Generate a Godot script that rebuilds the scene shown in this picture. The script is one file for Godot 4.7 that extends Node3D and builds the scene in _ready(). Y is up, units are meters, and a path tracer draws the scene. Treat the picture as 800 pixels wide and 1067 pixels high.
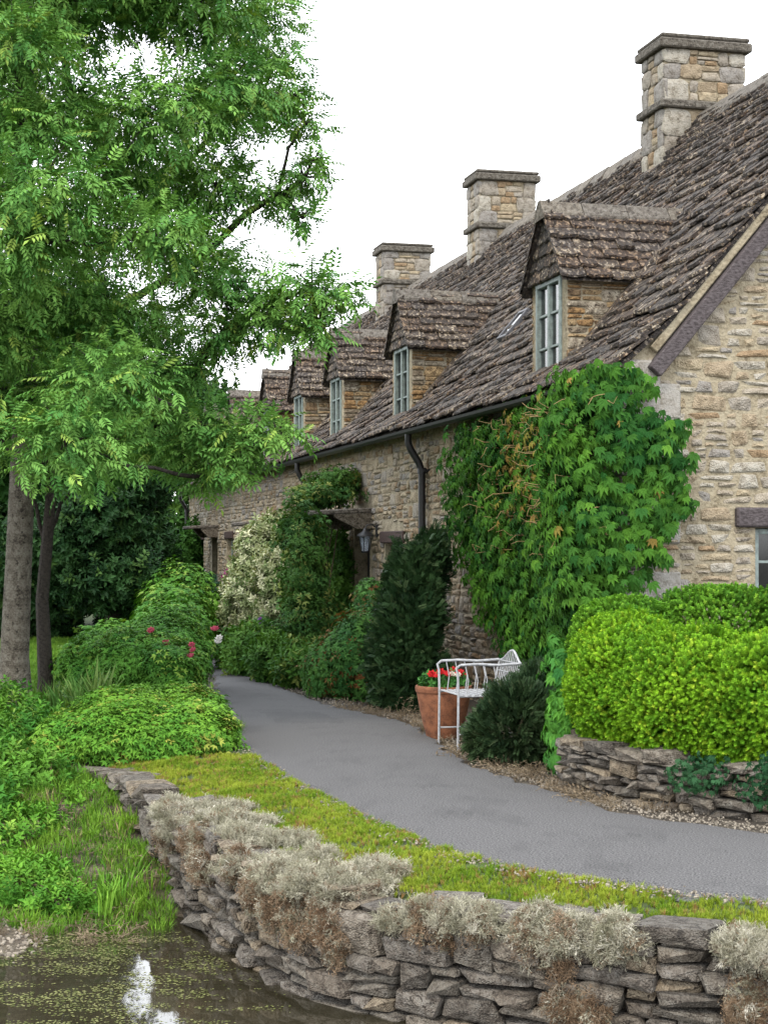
extends Node3D
# A lane of stone cottages beside a stream. Metres, y up, the lane's surface at y = 0, the camera looks along -z.

const EYE := 1.55
const FOCAL := 1750.0          # focal length in pixels of the 800 x 1067 photograph
const ROW_TURN := 0.2440       # the row of cottages runs 14 degrees off the view
const CORNER := Vector3(1.9, 0.0, -13.3)
const RIDGE_B := 2.8
const RIDGE_H := 6.271
const WATER := -0.55

var rng := RandomNumberGenerator.new()
var taken := {}
var mats := {}
var stone_units: Array = []
var stone_meshes: Array = []
var slab_units: Array = []
var slab_meshes: Array = []
var tile_units: Array = []
var tile_meshes: Array = []

# ---------------------------------------------------------------- mesh builder
class MB:
	var v := PackedVector3Array()
	var n := PackedVector3Array()
	var c := PackedColorArray()
	func tri(a: Vector3, b: Vector3, d: Vector3, col: Color = Color.WHITE) -> void:
		var nn := (b - a).cross(d - a).normalized()
		v.append(a); v.append(d); v.append(b)
		n.append(nn); n.append(nn); n.append(nn)
		c.append(col); c.append(col); c.append(col)
	func tri_out(a: Vector3, b: Vector3, d: Vector3, centre: Vector3, col: Color = Color.WHITE) -> void:
		if (b - a).cross(d - a).dot((a + b + d) / 3.0 - centre) < 0.0:
			tri(a, d, b, col)
		else:
			tri(a, b, d, col)
	func quad(a: Vector3, b: Vector3, d: Vector3, e: Vector3, col: Color = Color.WHITE) -> void:
		tri(a, b, d, col); tri(a, d, e, col)
	func smooth(a: Vector3, b: Vector3, d: Vector3, na: Vector3, nb: Vector3, nd: Vector3, col: Color = Color.WHITE) -> void:
		if (b - a).cross(d - a).dot(na + nb + nd) < 0.0:
			v.append(a); v.append(b); v.append(d)
			n.append(na); n.append(nb); n.append(nd)
		else:
			v.append(a); v.append(d); v.append(b)
			n.append(na); n.append(nd); n.append(nb)
		c.append(col); c.append(col); c.append(col)
	func add(u: MB, xf: Transform3D, col: Color = Color.WHITE) -> void:
		var nb := xf.basis.inverse().transposed()
		for i in u.v.size():
			v.append(xf * u.v[i])
			n.append((nb * u.n[i]).normalized())
			c.append(u.c[i] * col)
	func mesh() -> ArrayMesh:
		var a := []
		a.resize(Mesh.ARRAY_MAX)
		a[Mesh.ARRAY_VERTEX] = v
		a[Mesh.ARRAY_NORMAL] = n
		a[Mesh.ARRAY_COLOR] = c
		var m := ArrayMesh.new()
		m.add_surface_from_arrays(Mesh.PRIMITIVE_TRIANGLES, a)
		return m
	# a box with chamfered edges; corner offsets make it a rough block
	func block(xf: Transform3D, size: Vector3, ch: float, jit: float = 0.0, seed_: int = 0, bulge: float = 0.0, col: Color = Color.WHITE) -> void:
		var r := RandomNumberGenerator.new()
		r.seed = seed_ + 17
		var V := []
		var centre := xf.origin
		for k in 8:
			var s := Vector3(1 if k & 1 else -1, 1 if k & 2 else -1, 1 if k & 4 else -1)
			var off := Vector3(r.randf_range(-jit, jit), r.randf_range(-jit, jit), r.randf_range(-jit, jit)) * size
			var row := []
			for a in 3:
				var p := Vector3.ZERO
				for i in 3:
					p[i] = s[i] * (size[i] * 0.5 - (0.0 if i == a else ch * (size[i] if jit > 0.0 else 1.0)))
				var o2 := Vector3(r.randf_range(-jit, jit), r.randf_range(-jit, jit), r.randf_range(-jit, jit)) * size * 0.4
				row.append(xf * (p + off + (o2 if jit > 0.0 else Vector3.ZERO)))
			V.append(row)
		for a in 3:
			var b := (a + 1) % 3
			var d := (a + 2) % 3
			for s in 2:
				var k0 := s << a
				var q := [V[k0][a], V[k0 | (1 << b)][a], V[k0 | (1 << b) | (1 << d)][a], V[k0 | (1 << d)][a]]
				if bulge > 0.0 and s == 1 and a != 0:
					var mid: Vector3 = (q[0] + q[1] + q[2] + q[3]) * 0.25
					var ax := Vector3.ZERO
					ax[a] = bulge * size[a]
					ax[b] = r.randf_range(-0.2, 0.2) * size[b]
					mid = mid + xf.basis * ax
					for i in 4:
						tri_out(q[i], q[(i + 1) % 4], mid, centre, col)
				else:
					tri_out(q[0], q[1], q[2], centre, col)
					tri_out(q[0], q[2], q[3], centre, col)
		if ch <= 0.0:
			return
		for a in 3:
			var b := (a + 1) % 3
			var d := (a + 2) % 3
			for sa in 2:
				for sb in 2:
					var k: int = (sa << a) | (sb << b)
					var k2: int = k | (1 << d)
					tri_out(V[k][a], V[k2][a], V[k2][b], centre, col)
					tri_out(V[k][a], V[k2][b], V[k][b], centre, col)
		for k in 8:
			tri_out(V[k][0], V[k][1], V[k][2], centre, col)
	func box(at: Vector3, size: Vector3, ch: float = 0.004, col: Color = Color.WHITE) -> void:
		block(Transform3D(Basis(), at), size, ch, 0.0, 0, 0.0, col)
	func tube(pts: Array, radii: Array, sides: int = 6, col: Color = Color.WHITE) -> void:
		var prev_x := Vector3.RIGHT
		var rings := []
		for i in pts.size():
			var d: Vector3 = (pts[mini(i + 1, pts.size() - 1)] - pts[maxi(i - 1, 0)]).normalized()
			var x := prev_x - d * prev_x.dot(d)
			if x.length() < 0.05:
				x = d.cross(Vector3(0.3, 0.2, 0.9))
			x = x.normalized()
			prev_x = x
			var y := d.cross(x)
			var ring := []
			for k in sides:
				var an := TAU * k / sides
				ring.append(x * cos(an) + y * sin(an))
			rings.append(ring)
		for i in pts.size() - 1:
			for k in sides:
				var k2 := (k + 1) % sides
				var n0: Vector3 = rings[i][k]
				var n1: Vector3 = rings[i][k2]
				var n2: Vector3 = rings[i + 1][k2]
				var n3: Vector3 = rings[i + 1][k]
				var a: Vector3 = pts[i] + n0 * radii[i]
				var b: Vector3 = pts[i] + n1 * radii[i]
				var d2: Vector3 = pts[i + 1] + n2 * radii[i + 1]
				var e: Vector3 = pts[i + 1] + n3 * radii[i + 1]
				smooth(a, b, d2, n0, n1, n2, col)
				smooth(a, d2, e, n0, n2, n3, col)
		for end in [0, pts.size() - 1]:
			var sgn := -1.0 if end == 0 else 1.0
			var d: Vector3 = (pts[mini(end + 1, pts.size() - 1)] - pts[maxi(end - 1, 0)]).normalized() * sgn
			for k in range(1, sides - 1):
				smooth(pts[end] + rings[end][0] * radii[end], pts[end] + rings[end][k] * radii[end], pts[end] + rings[end][k + 1] * radii[end], d, d, d, col)
	func lathe(prof: Array, sides: int, at: Vector3, col: Color = Color.WHITE) -> void:
		for i in prof.size() - 1:
			var p: Vector2 = prof[i]
			var q: Vector2 = prof[i + 1]
			var nrm := Vector2(q.y - p.y, p.x - q.x).normalized()
			for k in sides:
				var a0 := TAU * k / sides
				var a1 := TAU * (k + 1) / sides
				var c0 := Vector3(cos(a0), 0, sin(a0))
				var c1 := Vector3(cos(a1), 0, sin(a1))
				var n0 := (c0 * nrm.x + Vector3.UP * nrm.y)
				var n1 := (c1 * nrm.x + Vector3.UP * nrm.y)
				var A := at + c0 * p.x + Vector3.UP * p.y
				var B := at + c1 * p.x + Vector3.UP * p.y
				var C := at + c1 * q.x + Vector3.UP * q.y
				var D := at + c0 * q.x + Vector3.UP * q.y
				smooth(A, B, C, n0, n1, n1, col)
				smooth(A, C, D, n0, n1, n0, col)
	# one leaf of four faces, folded along its midrib
	func leaf(o: Vector3, dir: Vector3, nrm: Vector3, ln: float, wd: float, fold: float = 0.12, curl: float = 0.1, col: Color = Color.WHITE) -> void:
		var side := dir.cross(nrm).normalized()
		var m := o + dir * ln * 0.5 - nrm * fold * wd * 0.6
		var l := o + dir * ln * 0.45 + side * wd * 0.5 + nrm * fold * wd
		var r := o + dir * ln * 0.45 - side * wd * 0.5 + nrm * fold * wd
		var t := o + dir * ln - nrm * curl * ln
		tri(o, m, l, col); tri(m, t, l, col); tri(o, r, m, col); tri(m, r, t, col)

# ---------------------------------------------------------------- naming and tagging
func numbered(called: String) -> String:
	if not taken.has(called):
		taken[called] = 0
		return called
	taken[called] += 1
	return "%s_%03d" % [called, taken[called]]

func tag(o: Node, label: String, category: String, group: String = "", kind: String = "") -> void:
	o.set_meta("label", label)
	if category: o.set_meta("category", category)
	if group: o.set_meta("group", group)
	if kind: o.set_meta("kind", kind)

func thing(called: String, label: String, category: String, at: Vector3 = Vector3.ZERO, turn: float = 0.0, group: String = "") -> Node3D:
	var o := Node3D.new()
	o.name = numbered(called)
	add_child(o, true)
	o.position = at
	o.rotation.y = turn
	tag(o, label, category, group)
	return o

func put(called: String, m: Mesh, mat: Material, parent: Node, xf: Transform3D = Transform3D(), kind: String = "") -> MeshInstance3D:
	var o := MeshInstance3D.new()
	o.name = called
	o.mesh = m
	o.material_override = mat
	o.transform = xf
	parent.add_child(o, true)
	if kind: o.set_meta("kind", kind)
	return o

func putb(called: String, mb: MB, mat: Material, parent: Node, kind: String = "") -> MeshInstance3D:
	return put(called, mb.mesh(), mat, parent, Transform3D(), kind)

func structure(called: String, mb: MB, mat: Material, label: String, category: String) -> MeshInstance3D:
	var o := putb(numbered(called), mb, mat, self)
	tag(o, label, category, "", "structure")
	return o

# many copies of one small shape, as one part
func scatter(called: String, mesh: Mesh, mat: Material, parent: Node, xfs: Array, cols: Array, kind: String = "stuff") -> MultiMeshInstance3D:
	var mm := MultiMesh.new()
	mm.transform_format = MultiMesh.TRANSFORM_3D
	mm.use_colors = true
	mm.mesh = mesh
	mm.instance_count = xfs.size()
	for i in xfs.size():
		mm.set_instance_transform(i, xfs[i])
		mm.set_instance_color(i, cols[i])
	var o := MultiMeshInstance3D.new()
	o.name = called
	o.multimesh = mm
	o.material_override = mat
	parent.add_child(o, true)
	if kind: o.set_meta("kind", kind)
	return o

# ---------------------------------------------------------------- textures and materials
func noise_bytes(seed_: int, freq: float, size: int, type: int, oct: int) -> PackedByteArray:
	var f := FastNoiseLite.new()
	f.seed = seed_
	f.frequency = freq
	f.noise_type = type
	f.fractal_octaves = oct
	if type == FastNoiseLite.TYPE_CELLULAR:
		f.cellular_return_type = FastNoiseLite.RETURN_DISTANCE
	var im := f.get_seamless_image(size, size)
	im.convert(Image.FORMAT_L8)
	return im.get_data()

# layers: [[seed, freq, type, octaves, weight], ...]; stops: [[position, colour], ...]; marks: [bytes layer, threshold, softness, colour]
func tex(layers: Array, stops: Array, size: int = 512, marks: Array = []) -> ImageTexture:
	var g := Gradient.new()
	g.offsets = PackedFloat32Array(stops.map(func(s): return s[0]))
	g.colors = PackedColorArray(stops.map(func(s): return s[1]))
	var lut := []
	for i in 256:
		lut.append(g.sample(i / 255.0))
	var data := []
	var total := 0.0
	for l in layers:
		data.append(noise_bytes(l[0], l[1], size, l[2], l[3]))
		total += l[4]
	var md := []
	for m in marks:
		md.append(noise_bytes(m[0], m[1], size, m[2], m[3]))
	var out := PackedByteArray()
	out.resize(size * size * 3)
	for i in size * size:
		var s := 0.0
		for k in data.size():
			s += data[k][i] * layers[k][4]
		var col: Color = lut[clampi(int((s / total - 127.5) * 1.5 + 127.5), 0, 255)]
		for k in md.size():
			var w: float = clampf((md[k][i] / 255.0 - marks[k][4]) / marks[k][5], 0.0, 1.0) * marks[k][6].a
			col = col.lerp(marks[k][6], w)
		out[i * 3] = col.r8
		out[i * 3 + 1] = col.g8
		out[i * 3 + 2] = col.b8
	var im := Image.create_from_data(size, size, false, Image.FORMAT_RGB8, out)
	return ImageTexture.create_from_image(im)

func lin(r: float, g: float, b: float) -> Color:
	return Color(r, g, b).linear_to_srgb()

func material(called: String, col: Color, rough: float, t: Texture2D = null, scale: float = 1.0, bump: Texture2D = null, depth: float = 0.5, vertex: bool = false) -> StandardMaterial3D:
	var m := StandardMaterial3D.new()
	m.resource_name = called
	m.albedo_color = col
	m.roughness = rough
	m.vertex_color_use_as_albedo = vertex
	if t:
		m.albedo_texture = t
	if bump:
		m.heightmap_enabled = true
		m.heightmap_texture = bump
		m.heightmap_scale = depth
	if t or bump:
		m.uv1_triplanar = true
		m.uv1_world_triplanar = true
		m.uv1_scale = Vector3.ONE * scale
		m.uv1_triplanar_sharpness = 4.0
	mats[called] = m
	return m

func leaf_material(called: String, rough: float = 0.5, through: float = 0.5) -> StandardMaterial3D:
	var m := StandardMaterial3D.new()
	m.resource_name = called
	m.albedo_color = Color.WHITE
	m.vertex_color_use_as_albedo = true
	m.roughness = rough
	m.cull_mode = BaseMaterial3D.CULL_DISABLED
	m.metallic_specular = 0.18
	m.backlight_enabled = true
	m.backlight = Color(through, through, through * 0.5)
	mats[called] = m
	return m

const PER := FastNoiseLite.TYPE_PERLIN
const SIM := FastNoiseLite.TYPE_SIMPLEX_SMOOTH
const CEL := FastNoiseLite.TYPE_CELLULAR

const STONE_TONES := [Color(0.331, 0.292, 0.235), Color(0.285, 0.258, 0.219), Color(0.354, 0.296, 0.204), Color(0.277, 0.197, 0.118), Color(0.254, 0.238, 0.219), Color(0.362, 0.339, 0.290), Color(0.308, 0.250, 0.173)]
const TILE_TONES := [Color(0.065, 0.053, 0.043), Color(0.092, 0.074, 0.060), Color(0.050, 0.042, 0.036), Color(0.119, 0.101, 0.082), Color(0.085, 0.062, 0.045), Color(0.075, 0.065, 0.058)]
const WALL_TONES := [Color(0.176, 0.164, 0.142), Color(0.222, 0.202, 0.170), Color(0.135, 0.124, 0.108), Color(0.260, 0.221, 0.163), Color(0.200, 0.186, 0.166), Color(0.162, 0.143, 0.119)]
const GOLD_TONES := [Color(0.326, 0.204, 0.092), Color(0.274, 0.192, 0.111), Color(0.370, 0.274, 0.155), Color(0.252, 0.211, 0.155), Color(0.370, 0.333, 0.266)]

func make_materials() -> void:
	var white := Color.WHITE
	var grain := tex([[11, 0.012, SIM, 4, 1.0], [12, 0.06, SIM, 4, 0.8], [13, 0.22, SIM, 2, 0.5]],
		[[0.0, Color(0.50, 0.46, 0.42)], [0.3, Color(0.80, 0.78, 0.75)], [0.55, Color(0.95, 0.94, 0.93)], [1.0, Color(1.0, 1.0, 1.0)]], 512)
	var relief := tex([[21, 0.02, SIM, 5, 1.0], [22, 0.09, SIM, 4, 0.9], [23, 0.03, CEL, 2, 0.4]], [[0.0, Color.BLACK], [1.0, white]], 512)
	# weathered stone: dark stains and pale crusts of lichen with outlines of their own
	var weathered := tex([[31, 0.015, SIM, 4, 1.0], [32, 0.08, SIM, 3, 0.8]],
		[[0.0, Color(0.40, 0.36, 0.33)], [0.4, Color(0.76, 0.73, 0.70)], [0.65, Color(0.92, 0.90, 0.88)], [1.0, white]], 512,
		[[33, 0.028, SIM, 5, 0.66, 0.05, Color(0.98, 0.98, 0.96, 0.55)], [34, 0.02, SIM, 5, 0.72, 0.06, Color(0.26, 0.23, 0.20, 0.7)]])
	var slate := tex([[41, 0.02, SIM, 4, 1.0], [42, 0.1, SIM, 3, 0.9]],
		[[0.0, Color(0.22, 0.20, 0.20)], [0.45, Color(0.35, 0.33, 0.325)], [0.7, Color(0.45, 0.425, 0.415)], [1.0, Color(0.60, 0.57, 0.55)]], 512,
		[[43, 0.022, SIM, 5, 0.64, 0.06, Color(1.0, 0.99, 0.95, 0.88)], [44, 0.05, SIM, 4, 0.76, 0.04, Color(0.72, 0.60, 0.36, 0.8)], [45, 0.02, SIM, 5, 0.70, 0.05, Color(0.17, 0.15, 0.14, 0.7)]])
	var fine := tex([[51, 0.25, SIM, 3, 1.0], [52, 0.02, SIM, 3, 0.35]], [[0.0, Color(0.40, 0.39, 0.40)], [0.4, Color(0.72, 0.71, 0.72)], [0.75, Color(0.9, 0.9, 0.9)], [1.0, white]], 512)
	var tar := tex([[53, 0.085, SIM, 3, 1.0], [54, 0.3, SIM, 2, 0.5]], [[0.0, Color(0.20, 0.20, 0.20)], [0.4, Color(0.62, 0.615, 0.62)], [0.65, Color(0.84, 0.835, 0.84)], [1.0, white]], 1024)
	mats.grain = grain
	mats.relief = relief
	for i in STONE_TONES.size():
		material("stone%d" % i, STONE_TONES[i].linear_to_srgb(), 0.95, grain, 1.3, relief, 1.6)
	material("stone_mix", Color.WHITE, 0.95, grain, 1.3, relief, 1.6, true)
	for i in WALL_TONES.size():
		material("drystone%d" % i, WALL_TONES[i].linear_to_srgb(), 0.95, weathered, 1.9, relief, 2.2)
	material("drystone_mix", Color.WHITE, 0.95, weathered, 1.9, relief, 2.2, true)
	for i in GOLD_TONES.size():
		material("gold%d" % i, GOLD_TONES[i].linear_to_srgb(), 0.95, weathered, 1.6, relief, 1.5)
	material("gold_mix", Color.WHITE, 0.95, weathered, 1.6, relief, 1.5, true)
	for i in TILE_TONES.size():
		var c: Color = TILE_TONES[i] * 3.6
		material("tile%d" % i, Color(minf(c.r, 1), minf(c.g, 1), minf(c.b, 1)).linear_to_srgb(), 0.9, slate, 1.4, relief, 1.8)
	material("tile_mix", Color.WHITE, 0.9, slate, 1.4, relief, 1.8, true)
	material("mortar", lin(0.315, 0.274, 0.195), 0.97, grain, 0.7, relief, 1.2)
	material("ashlar", lin(0.315, 0.300, 0.274), 0.95, grain, 1.1, relief, 0.8)
	material("earth_core", lin(0.15, 0.13, 0.105), 1.0, grain, 2.0, relief, 2.0)
	material("asphalt", lin(0.146, 0.140, 0.137), 0.97, tar, 0.8, null, 0.0, true)

	var wood := tex([[61, 0.03, SIM, 4, 1.0], [62, 0.15, SIM, 3, 0.8]], [[0.0, Color(0.34, 0.30, 0.30)], [0.5, Color(0.70, 0.66, 0.67)], [1.0, Color(0.95, 0.93, 0.94)]], 256)
	var tw := material("timber", lin(0.143, 0.131, 0.131), 0.9, wood, 2.5, wood, 0.5)
	tw.uv1_scale = Vector3(2.5, 6.0, 2.5)
	material("brown_timber", lin(0.083, 0.045, 0.032), 0.8, wood, 3.0, wood, 0.4)
	material("sage_paint", lin(0.300, 0.375, 0.352), 0.55, fine, 1.5)
	material("white_paint", lin(0.540, 0.555, 0.562), 0.5, fine, 2.0)
	material("black_iron", lin(0.02, 0.02, 0.022), 0.5, fine, 3.0)
	material("lead", lin(0.128, 0.128, 0.139), 0.6, fine, 1.0)
	material("plaster", lin(0.45, 0.43, 0.39), 0.95)
	material("door_paint", lin(0.045, 0.056, 0.060), 0.5, fine, 2.0)
	material("terracotta", lin(0.255, 0.098, 0.045), 0.85, tex([[71, 0.02, SIM, 4, 1.0], [72, 0.1, SIM, 3, 0.5]], [[0.0, Color(0.62, 0.58, 0.55)], [0.5, Color(0.88, 0.86, 0.84)], [1.0, white]], 256), 2.0, relief, 0.3)
	material("bark", lin(0.150, 0.139, 0.116), 0.95, weathered, 1.0, relief, 1.6)
	material("dark_bark", lin(0.055, 0.045, 0.037), 0.95, weathered, 3.0, relief, 2.0)
	material("stem", lin(0.09, 0.075, 0.04), 0.9)
	var soil := tex([[81, 0.03, SIM, 4, 1.0], [82, 0.2, SIM, 3, 1.0]], [[0.0, Color(0.45, 0.42, 0.40)], [0.5, Color(0.78, 0.76, 0.74)], [1.0, white]], 512)
	material("soil", Color.WHITE, 1.0, soil, 0.9, soil, 1.6, true)
	var g := material("glass", Color(0.10, 0.12, 0.13, 0.45), 0.05)
	g.transparency = BaseMaterial3D.TRANSPARENCY_ALPHA
	var lg := material("lantern_glass", Color(0.75, 0.80, 0.88, 0.35), 0.1)
	lg.transparency = BaseMaterial3D.TRANSPARENCY_ALPHA
	var w := material("water", lin(0.030, 0.026, 0.014), 0.03)
	w.transparency = BaseMaterial3D.TRANSPARENCY_ALPHA
	w.albedo_color.a = 0.62
	w.heightmap_enabled = true
	w.heightmap_texture = tex([[91, 0.012, SIM, 2, 1.0]], [[0.0, Color.BLACK], [1.0, white]], 256)
	w.heightmap_scale = 0.07
	w.uv1_triplanar = true
	w.uv1_world_triplanar = true
	w.uv1_scale = Vector3.ONE * 0.8
	material("plain_mix", Color.WHITE, 0.95, null, 1.0, null, 0.0, true)
	leaf_material("leaf", 0.55, 0.55)
	leaf_material("glossy_leaf", 0.42, 0.35)
	leaf_material("soft_leaf", 0.8, 0.3)
	leaf_material("petal", 0.8, 0.5)

# ---------------------------------------------------------------- shared pieces
func make_units() -> void:
	for k in 10:
		var u := MB.new()
		u.block(Transform3D(), Vector3.ONE, 0.13, 0.10, 100 + k, 0.12)
		stone_units.append(u)
		stone_meshes.append(u.mesh())
		var sl := MB.new()
		sl.block(Transform3D(), Vector3.ONE, 0.07, 0.115, 500 + k, 0.09)
		slab_units.append(sl)
		slab_meshes.append(sl.mesh())
	for k in 10:
		var r := RandomNumberGenerator.new()
		r.seed = 300 + k
		var u := MB.new()
		var xs := [-0.5, -0.24, 0.02, 0.27, 0.5]
		var low := []
		var lip := []
		var under := []
		var top := []
		for i in 5:
			var z := r.randf_range(-0.07, 0.05) + (0.07 if i == 0 or i == 4 else 0.0)
			var y := r.randf_range(-0.12, 0.12)
			low.append(Vector3(xs[i], 0.35 + y, z))
			lip.append(Vector3(xs[i], 0.92 + y, z + r.randf_range(0.03, 0.08)))
			under.append(Vector3(xs[i] * 0.99, 0.0, z + 0.03))
			top.append(Vector3(xs[i] * r.randf_range(0.93, 1.0), 0.80, 1.0))
		for i in 4:
			u.quad(lip[i + 1], lip[i], top[i], top[i + 1])
			u.quad(low[i + 1], low[i], lip[i], lip[i + 1])
			u.quad(under[i + 1], under[i], low[i], low[i + 1])
		for i in [0, 4]:
			var s := Vector3(0, 0.3, 0.5)
			var base := Vector3(xs[i], 0.0, 1.0)
			u.tri_out(lip[i], top[i], base, s); u.tri_out(lip[i], base, low[i], s); u.tri_out(low[i], base, under[i], s)
		# the unit's normals must look up and down-slope
		var centre := Vector3(0, 0.2, 0.6)
		var f := MB.new()
		for i in range(0, u.v.size(), 3):
			f.tri_out(u.v[i], u.v[i + 1], u.v[i + 2], centre)
		tile_units.append(f)
		tile_meshes.append(f.mesh())

# how large a piece shows in the picture: zero outside the frame
func shows(p: Vector3, area: float) -> float:
	var d := -p.z
	if d < 1.0:
		return 0.0
	var x := p.x / d * FOCAL
	var y := (p.y - EYE) / d * FOCAL
	if absf(x) > 415.0 or y > 590.0 or y < -510.0:
		return area / (d * d) * 0.001
	return area / (d * d)

# pieces: [[transform in the parent's axes, unit number, tone number, weight], ...]. The ones that show largest become parts, the rest one joined part.
func lay_pieces(pieces: Array, parent: Node3D, where: Transform3D, called: String, rest: String, style: String, tones: Array, units: Array, meshes: Array, most: int) -> void:
	for p in pieces:
		p.append(shows(where * p[0].origin, p[0].basis.x.length() * p[0].basis.y.length() * p[3]))
	pieces.sort_custom(func(a, b): return a[4] > b[4])
	var mb := MB.new()
	for i in pieces.size():
		var p: Array = pieces[i]
		if i < most and p[4] > 1e-6:
			put(called, meshes[p[1]], mats[style + str(p[2])], parent, p[0])
		else:
			var t: Color = tones[p[2]]
			if style == "tile": t = Color(minf(t.r * 3.6, 1), minf(t.g * 3.6, 1), minf(t.b * 3.6, 1))
			mb.add(units[p[1]], p[0], t)
	if mb.v.size():
		putb(rest, mb, mats[style + "_mix"], parent, "stuff")

# random rubble brought to rough courses: [u, v, width, height] of each stone in a rectangle
func rubble(u0: float, u1: float, v0: float, v1: float, band: Vector2, wide: Vector2, gap: float, r: RandomNumberGenerator, single: float = 0.3) -> Array:
	var out := []
	var v := v0
	while v < v1 - 0.03:
		var hh := minf(r.randf_range(band.x, band.y), v1 - v)
		if v1 - v - hh < band.x * 0.5: hh = v1 - v
		var u := u0 - r.randf() * wide.x * 0.5
		while u < u1:
			var w := r.randf_range(wide.x, wide.y)
			if u1 - u - w < wide.x * 0.6: w = u1 - u
			var a := maxf(u, u0)
			var ww := u + w - a
			u += w
			if ww < 0.04: continue
			var k := r.randf()
			if k < single and hh < wide.y * 0.6:
				out.append([a + ww / 2, v + hh / 2, ww - gap, hh - gap])
			else:
				var n := 2 if k < 0.75 or hh < 0.15 else 3
				var y := 0.0
				for i in n:
					var h: float = hh - y if i == n - 1 else hh / n * r.randf_range(0.75, 1.25)
					if r.randf() < 0.35 and ww > wide.x * 1.5:
						var s := ww * r.randf_range(0.35, 0.65)
						out.append([a + s / 2, v + y + h / 2, s - gap, h - gap])
						out.append([a + s + (ww - s) / 2, v + y + h / 2, ww - s - gap, h - gap])
					else:
						out.append([a + ww / 2, v + y + h / 2, ww - gap, h - gap])
					y += h
		v += hh
	return out

func stone_at(o: Vector3, bx: Basis, w: float, h: float, proud: float, deep: float, r: RandomNumberGenerator, twist: float = 0.03) -> Transform3D:
	var b := bx * Basis(Vector3(0, 0, 1), r.randf_range(-twist, twist)) * Basis(Vector3(0, 1, 0), r.randf_range(-twist, twist)) * Basis(Vector3(1, 0, 0), r.randf_range(-twist, twist))
	return Transform3D(b * Basis.from_scale(Vector3(w, h, deep)), o + bx.z * (proud - deep * 0.5))

# a wall in the plane x-y from 0 towards -z, with rectangular openings [u0, u1, v0, v1]
func pierced(mb: MB, u0: float, u1: float, v0: float, v1: float, holes: Array, thick: float, xf: Transform3D) -> void:
	var us := [u0, u1]
	var vs := [v0, v1]
	for h in holes:
		us.append_array([h[0], h[1]])
		vs.append_array([h[2], h[3]])
	us.sort()
	vs.sort()
	for i in us.size() - 1:
		for j in vs.size() - 1:
			if us[i + 1] - us[i] < 0.001 or vs[j + 1] - vs[j] < 0.001: continue
			var cu: float = (us[i] + us[i + 1]) / 2
			var cv: float = (vs[j] + vs[j + 1]) / 2
			var open := false
			for h in holes:
				if cu > h[0] and cu < h[1] and cv > h[2] and cv < h[3]: open = true
			if open: continue
			mb.block(Transform3D(xf.basis, xf * Vector3(cu, cv, -thick / 2)), Vector3(us[i + 1] - us[i], vs[j + 1] - vs[j], thick), 0.0)

# ---------------------------------------------------------------- cottages: local x goes into the house, local -z runs along the lane
func roof_h(b: float) -> float:
	return 3.38 + (b - 0.35) * (0.87 if b < 0.35 else 1.18)

func roof_b(h: float) -> float:
	return 0.35 + (h - 3.38) / (0.87 if h < 3.38 else 1.18)

func add_window(parent: Node3D, xf: Transform3D, w: float, h: float, cols: int, rows: int, mat: Material) -> void:
	var mb := MB.new()
	var f := 0.045
	for s in [-1, 1]:
		mb.block(xf * Transform3D(Basis(), Vector3(s * (w / 2 - f / 2), 0, 0)), Vector3(f, h, 0.07), 0.006)
		mb.block(xf * Transform3D(Basis(), Vector3(0, s * (h / 2 - f / 2), 0.001)), Vector3(w - f * 2, f, 0.066), 0.006)
	for i in range(1, cols):
		var x := -w / 2 + w * i / cols
		mb.block(xf * Transform3D(Basis(), Vector3(x, 0, 0.004)), Vector3(0.05 if cols == 2 else 0.028, h - f * 2, 0.05), 0.005)
	for j in range(1, rows):
		var y := -h / 2 + h * j / rows
		mb.block(xf * Transform3D(Basis(), Vector3(0, y, -0.002)), Vector3(w - f * 2, 0.022, 0.035), 0.003)
	putb("window_frame", mb, mat, parent)
	for i in cols:
		for j in rows:
			var p := MB.new()
			p.box(Vector3.ZERO, Vector3(w / cols - 0.03, h / rows - 0.02, 0.005), 0.001)
			put("pane", p.mesh(), mats.glass, parent, xf * Transform3D(Basis(), Vector3(-w / 2 + w * (i + 0.5) / cols, -h / 2 + h * (j + 0.5) / rows, -0.01)))

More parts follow.
